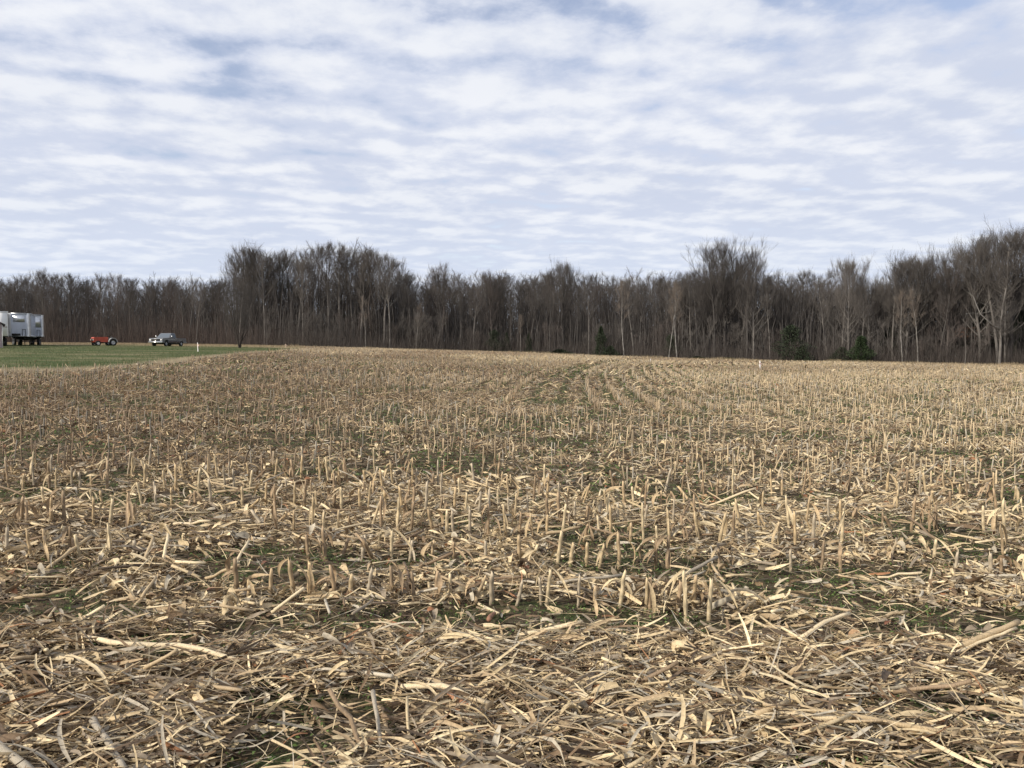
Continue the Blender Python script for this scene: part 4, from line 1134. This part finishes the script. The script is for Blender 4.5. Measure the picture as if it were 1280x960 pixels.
def wheel(parent, loc, r=0.5, w=0.26, rim=None, name='wheel'):
    t = lathe(name, [(-w / 2, r * .55), (-w / 2, r * .93), (-w * .38, r), (w * .38, r), (w / 2, r * .93), (w / 2, r * .55)], M_TYRE, parent, loc)
    lathe('rim', [(-w * .46, 0.0), (-w * .46, r * .2), (-w * .3, r * .25), (-w * .3, r * .5), (-w * .47, r * .57), (w * .47, r * .57), (w * .3, r * .5), (w * .3, r * .25), (w * .46, r * .2), (w * .46, 0.0)], rim or M_STEEL, t, (0, 0, 0))
    return t
def orient(px, d, fr, toward):
    """heading with components fr along picture right and toward the camera"""
    v = unit(np.array([(px - 640) / FPX, 1.0])); r = np.array([v[1], -v[0]])
    f = fr * r - toward * v
    return math.atan2(f[1], f[0])

def trailer(px, d, fr, toward, label, skin, corner, front, H=2.85, W=2.55, L=13.0, rear_view=False):
    x, y = at_dist(px, d)
    o = empty('semi_trailer', (x, y, float(gz(x, y))), orient(px, d, fr, toward))
    z0 = 1.12; z1 = z0 + H
    # the box: rounded front corners, local +x is the end that faces the camera
    rad = 0.32 if not rear_view else 0.05
    pts = [(-L, -W / 2), (-L, W / 2)]
    for k in range(7):
        a = math.pi / 2 - k * math.pi / 12; pts.append((-rad + rad * math.cos(a), W / 2 - rad + rad * math.sin(a)))
    for k in range(7):
        a = -k * math.pi / 12; pts.append((-rad + rad * math.cos(a), -W / 2 + rad + rad * math.sin(a)))
    n = len(pts)
    V = [(p[0], p[1], z0) for p in pts] + [(p[0], p[1], z1) for p in pts]
    F = [tuple(range(n)), tuple(range(n, 2 * n))[::-1]] + [(i, n + i, n + (i + 1) % n, (i + 1) % n) for i in range(n)]
    me = bpy.data.meshes.new('box_body'); me.from_pydata(V, [], F); me.update()
    me.materials.append(skin); me.materials.append(corner)
    for i, p in enumerate(me.polygons):
        if i >= 2:
            j = i - 2
            if 2 <= j < 8 or 9 <= j < 15: p.material_index = 1
    link('box_body', me, o)
    # rails
    boxes('top_rail', [(-L - .01, -rad, W / 2 + .003, W / 2 + .03, z1 - .12, z1 + .02), (-L - .01, -rad, -W / 2 - .03, -W / 2 - .003, z1 - .12, z1 + .02), (0.003, .03, -W / 2 + rad, W / 2 - rad, z1 - .12, z1 + .02)], M_STEEL if not rear_view else M_WHITE, o)
    boxes('bottom_rail', [(-L, -rad, W / 2 + .003, W / 2 + .03, z0 - .02, z0 + .16), (-L, -rad, -W / 2 - .03, -W / 2 - .003, z0 - .02, z0 + .16), (.003, .03, -W / 2 + rad, W / 2 - rad, z0 - .02, z0 + .14)], M_STEEL if not rear_view else M_BLACK, o)
    boxes('side_posts', [(-L + .6 * k, -L + .6 * k + .05, s * (W / 2 + .012) - .01, s * (W / 2 + .012) + .01, z0 + .16, z1 - .12) for k in range(1, int(L / .6)) for s in (1, -1)], skin, o)
    boxes('chassis', [(-L + .2, -.3, -.55, -.40, z0 - .32, z0 - .005), (-L + .2, -.3, .40, .55, z0 - .32, z0 - .005)] + [(-L + 1.2 * k, -L + 1.2 * k + .1, -W / 2 + .1, W / 2 - .1, z0 - .14, z0 - .004) for k in range(0, 10)], M_BLACK, o)
    if rear_view:
        boxes('rear_door', [(0.004, .04, -W / 2 + .08, -.012, z0 + .06, z1 - .14)], M_WHITE, o); boxes('rear_door', [(0.004, .04, .012, W / 2 - .08, z0 + .06, z1 - .14)], M_WHITE, o)
        boxes('door_seam', [(.042, .055, -W / 2 + .09, W / 2 - .09, z0 + 1.05, z0 + 1.12)], M_RUSTY, o)
        boxes('lock_rod', [(.045, .075, -.32, -.28, z0 + .02, z1 - .1), (.045, .075, .28, .32, z0 + .02, z1 - .1)], M_STEEL, o)
        boxes('bumper_bar', [(-.1, -.02, -W / 2 + .15, W / 2 - .15, .5, .62), (-.1, -.02, -.7, -.62, .62, z0 - .2), (-.1, -.02, .62, .7, .62, z0 - .2)], M_BLACK, o)
        ax = (-1.3, -2.6)
    else:
        boxes('front_panel', front and [(.006, .02, -.62, .55, z1 - 1.05, z1 - .28)] or [(.006, .02, -.4, .75, z1 - 1.6, z1 - .2)], M_ALUB, o)
        boxes('nose_box', [(.006, .12, -.75, .1, z0 + .12, z0 + .34)], M_BLACK if front else M_RUSTY, o)
        boxes('vertical_rib', [(.006, .03, k - .015, k + .015, z0 + .2, z1 - .14) for k in (-.8, .82)], M_ALU, o)
        boxes('hose_rack', [(.02, .07, .28, .32, z0 + .1, z0 + .85), (.02, .07, .60, .64, z0 + .1, z0 + .85), (.02, .07, .321, .599, z0 + .81, z0 + .85)], M_BLACK, o)
        for s in (-1, 1):
            boxes('landing_leg', [(-2.7, -2.6, s * .75 - .04, s * .75 + .04, .04, z0 - .01), (-2.8, -2.45, s * .75 - .14, s * .75 + .14, 0.0, .05)], M_BLACK, o)
        ax = (-L + 1.4, -L + 2.7)
    for a in ax:
        for s in (-1, 1):
            wheel(o, (a, s * 1.05, .5), .5, .28); 
    tag(o, label, 'semi trailer', 'semi trailers parked by the woods')
    return o
trailer(-5, 87, 0.08, 1.0, 'white box trailer seen from the rear, nearest the left edge', M_WHITE, M_WHITE, False, rear_view=True)
trailer(25.5, 91, -0.10, 1.0, 'blue-grey aluminium trailer with bright rounded corner, middle of three', M_ALU, M_ALUB, True, H=2.75, W=2.2)
trailer(44, 97, 0.12, 1.0, 'blue-grey aluminium trailer farthest right of the three', M_ALU, M_ALUB, False, H=2.75, W=2.2)

def shed():
    px, d = 4, 76; x, y = at_dist(px, d); o = empty('shed', (x, y, float(gz(x, y)) - .05), R(34.5))
    wallm = material('shed_siding', base=(0.36, 0.29, 0.285), rough=0.85, noise=((1, 1, 6), 1.1, 0.8))
    rm = material('shed_roof', base=(0.075, 0.065, 0.065), rough=0.9)
    h = (434 - 404) / FPX * d
    prism = [(-4.2, 0), (0, 0), (0, h), (-2.1, h + 1.1), (-4.2, h)]
    prism_y('wall', prism, 0, 5.0, wallm, o)
    prism_y('roof', [(-2.1, h + 1.11), (.28, h - .11), (.28, h - .01), (-2.1, h + 1.24), (-4.48, h - .01), (-4.48, h - .11)], -.25, 5.25, rm, o)
    boxes('corner_trim', [(-.02, .03, -.03, .06, 0, h - .05)], M_WHITE, o)
    boxes('door', [(-3.0, -1.2, -.04, -.004, 0.05, 2.0)], material('shed_door', base=(.30, .25, .24), rough=.8), o)
    tag(o, 'pinkish-grey shed with dark roof edge at the left edge', 'shed')
shed()

def pickup():
    px, d = 210.5, 103; x, y = at_dist(px, d); o = empty('parked_pickup', (x, y, float(gz(x, y)) - .02), orient(px, d, -.55, .84))
    paint = material('pickup_paint', base=(0.17, 0.175, 0.185), rough=0.4, metal=0.3, noise=((.8, .8, .8), 1.08, 0.88))
    brown = material('pickup_lower_paint', base=(0.075, 0.06, 0.055), rough=0.5)
    glass = material('pickup_glass', base=(0.10, 0.12, 0.14), rough=0.08, spec=0.6)
    chrome = material('chrome', base=(0.75, 0.73, 0.70), rough=0.2, metal=0.9)
    lamp = material('lamp_glass', base=(0.75, 0.75, 0.72), rough=0.15, spec=0.6)
    W = .98
    def arch(cx, r=.46, z=.45):
        return [(cx + r * math.cos(a), z + r * math.sin(a) * .95 - .02) for a in [0.0 + k * math.pi / 8 for k in range(9)]]
    poly = [(2.62, .48)] + [(2.62, .95), (2.50, 1.06), (1.15, 1.12), (-.55, 1.12), (-.55, .44)] + [(1.75 - .46, .44)] + arch(1.75)[::-1][1:-1] + [(1.75 + .46, .44)]
    prism_y('front_body', poly, -W, W, paint, o)
    # bed: two outer side panels, floor, tailgate
    for s in (-1, 1):
        ya, yb = (W - .1, W) if s > 0 else (-W, -W + .1)
        polyb = [(-.58, .44), (-.58, 1.10), (-2.66, 1.10), (-2.66, .50), (-1.62 - .46, .44)] + [p for p in arch(-1.62)[::-1][1:-1]] + [(-1.62 + .46, .44)]
        prism_y('bed_side', polyb, ya, yb, paint, o)
    boxes('bed_floor', [(-2.6, -.58, -W + .101, W - .101, .55, .62)], M_BLACK, o)
    boxes('tailgate', [(-2.665, -2.60, -W + .101, W - .101, .56, 1.09)], paint, o)
    boxes('lower_panel', [(-.52, 1.22, s * (W + .004) - .004, s * (W + .004) + .004, .47, .72) for s in (-1, 1)] + [(-1.10, -.60, s * (W + .004) - .004, s * (W + .004) + .004, .47, .72) for s in (-1, 1)], brown, o)
    boxes('trim_strip', [(-2.6, 2.5, s * (W + .013) - .006, s * (W + .013) + .006, .92, .95) for s in (-1, 1)], chrome, o)
    boxes('underbody', [(-2.3, 2.2, -.55, .55, .28, .43)], M_BLACK, o)
    # cab with tapered sides
    b = [(1.10, 1.121), (-.50, 1.121)]; wt = W * .80; wb = W * .95
    V = [(1.10, -wb, 1.122), (1.10, wb, 1.122), (-.50, wb, 1.122), (-.50, -wb, 1.122), (.42, -wt, 1.72), (.42, wt, 1.72), (-.40, wt, 1.72), (-.40, -wt, 1.72),
         (.30, -wt * .95, 1.765), (.30, wt * .95, 1.765), (-.32, wt * .95, 1.765), (-.32, -wt * .95, 1.765)]
    F = [(0, 1, 5, 4), (1, 2, 6, 5), (2, 3, 7, 6), (3, 0, 4, 7), (4, 5, 9, 8), (5, 6, 10, 9), (6, 7, 11, 10), (7, 4, 8, 11), (8, 9, 10, 11)]
    me = bpy.data.meshes.new('cab'); me.from_pydata(V, [], F); me.update(); me.materials.append(paint); link('cab', me, o)
    Vn = np.array(V)
    def pane(name, idx, inset, off):
        P = Vn[list(idx)]; c = P.mean(0); nrm = unit(np.cross(P[1] - P[0], P[3] - P[0]))
        Q = c + (P - c) * inset
        if np.dot(nrm, c - np.array([.3, 0, 1.4])) < 0: nrm = -nrm
        Q2 = Q + nrm * off; Q3 = Q + nrm * (off - .012)
        me = bpy.data.meshes.new(name); me.from_pydata(np.concatenate([Q2, Q3]).tolist(), [], [(0, 1, 2, 3), (7, 6, 5, 4), (0, 4, 5, 1), (1, 5, 6, 2), (2, 6, 7, 3), (3, 7, 4, 0)]); me.update(); me.materials.append(glass)
        return link(name, me, o)
    pane('windshield', (0, 1, 5, 4), .88, .012); pane('side_window', (1, 2, 6, 5), .82, .012); pane('side_window', (3, 0, 4, 7), .82, .012); pane('rear_window', (2, 3, 7, 6), .75, .012)
    boxes('grille', [(2.625, 2.65, -.62, .62, .70, .93)], M_BLACK, o)
    boxes('grille_surround', [(2.622, 2.66, -.93, .93, .94, .99), (2.622, 2.66, -.93, .93, .64, .69)], chrome, o)
    for s in (-1, 1):
        boxes('headlight', [(2.625, 2.655, s * .78 - .13, s * .78 + .13, .72, .91)], lamp, o)
        m = boxes('side_mirror', [(.86, .92, s * 1.13 - .10, s * 1.13 + .10, 1.20, 1.42), (.88, .90, s * 1.0 - .10, s * 1.0 + .10, 1.16, 1.19)], chrome, o)
        for cx_ in (1.75, -1.62): wheel(o, (cx_, s * .84, .36), .36, .22)
    boxes('front_bumper', [(2.66, 2.80, -W, W, .44, .62)], chrome, o)
    boxes('rear_bumper', [(-2.80, -2.68, -W, W, .44, .60)], chrome, o)
    boxes('tail_light', [(-2.672, -2.667, .80, .93, .75, 1.0), (-2.672, -2.667, -.93, -.80, .75, 1.0)], material('tail_red', base=(.3, .02, .02), rough=.3), o)
    boxes('door_handle', [(-.35, -.2, s * (W + .02) - .012, s * (W + .02) + .012, 1.0, 1.03) for s in (-1, 1)], chrome, o)
    tag(o, 'old grey pickup truck with brown lower panels parked on the lawn', 'pickup truck')
pickup()

def tractor():
    px, d = 130, 104; x, y = at_dist(px, d); o = empty('farm_tractor', (x, y, float(gz(x, y)) - .03), orient(px, d, -.93, .37))
    red = material('tractor_red', base=(0.50, 0.095, 0.055), rough=0.5, noise=((1.5, 1.5, 1.5), 1.1, 0.75))
    pale = material('pale_rim', base=(0.72, 0.68, 0.62), rough=0.5)
    grey = material('grey_fender', base=(0.38, 0.38, 0.36), rough=0.5)
    prism_y('hood', [(1.35, .50), (1.42, .62), (1.42, 1.02), (1.30, 1.16), (-.35, 1.22), (-.45, 1.10), (-.45, .52)], -.45, .45, red, o)
    boxes('grille', [(1.425, 1.45, -.32, .32, .60, 1.0)], M_BLACK, o)
    for s in (-1, 1): boxes('headlight', [(1.425, 1.47, s * .38 - .06, s * .38 + .06, .72, .86)], pale, o)
    boxes('chassis', [(-1.2, 1.2, -.22, .22, .36, .498)], M_BLACK, o)
    boxes('front_axle', [(.85, 1.0, -.6, .6, .3, .4)], M_BLACK, o)
    for s in (-1, 1):
        wheel(o, (.92, s * .62, .34), .34, .2, pale)
        wheel(o, (-.95, s * .66, .48), .48, .30, M_STEEL)
        th = [math.pi * k / 10 for k in range(11)]
        prism_y('fender', [(-.95 + .58 * math.cos(t), .50 + .60 * math.sin(t)) for t in th] + [(-.95 + .52 * math.cos(t), .50 + .54 * math.sin(t)) for t in th[::-1]], s * .66 - .18, s * .66 + .18, grey, o)
    boxes('seat', [(-1.0, -.65, -.22, .22, .95, 1.03), (-1.08, -1.0, -.22, .22, .95, 1.3)], M_BLACK, o)
    boxes('steering_wheel', [(-.52, -.48, -.02, .02, 1.1, 1.30), (-.66, -.36, -.17, .17, 1.30, 1.325)], M_BLACK, o)
    boxes('exhaust_pipe', [(.55, .60, -.025, .025, 1.16, 1.50)], M_BLACK, o)
    tag(o, 'small red tractor parked at the back of the lawn', 'tractor')
tractor()

# survey stakes
M_STAKE = material('stake_wood', base=(0.62, 0.47, 0.34), rough=0.8, noise=((20, 20, 3), 1.05, 0.8))
M_STAKEW = material('stake_white', base=(0.80, 0.76, 0.72), rough=0.7)
M_PINK = material('ribbon_pink', base=(0.72, 0.48, 0.40), rough=0.6)
def stake(px, py, hpx, label, w=0.045, mat=None, ribbon=True, d=None):
    if d is None: x, y = on_ground(px, py)
    else: x, y = at_dist(px, d)
    h = hpx / FPX * y
    o = empty('survey_stake', (x, y, float(gz(x, y)) - .04), rng.uniform(-.3, .3)); o.rotation_euler[1] = rng.normal(0, .03)
    prism_y('post', [(-w, 0), (w, 0), (w * .9, h - .06), (0, h + .02), (-w * .9, h - .06)], -w * .5, w * .5, mat or M_STAKE, o)
    if ribbon:
        boxes('ribbon', [(-w - .006, w + .006, -w * .5 - .006, w * .5 + .006, h * .72, h * .80), (w + .006, w + .012, -.02, .02, h * .45, h * .79), (w + .012, w + .10, -.022, -.018, h * .60, h * .76)], M_PINK, o)
    tag(o, label, 'survey stake', 'survey stakes round the field')
stake(247.5, 439.5, 12, 'white survey stake on the lawn right of the grey pickup', w=.03, mat=M_STAKEW)
stake(151, 462, 7, 'tan stake in the dead grass before the lawn', ribbon=False)
stake(357, 435.5, 6, 'short pinkish stake far right of the small forked tree', w=.07)
stake(950, 463.5, 13, 'pale survey stake in the field below the big rounded crown', w=.05, mat=M_STAKEW)
stake(1276, 479, 14, 'tan stake at the right edge of the field', ribbon=False)
stake(813, 452.5, 4.5, 'tiny white stake at the far field edge near centre', ribbon=False, mat=M_STAKEW)
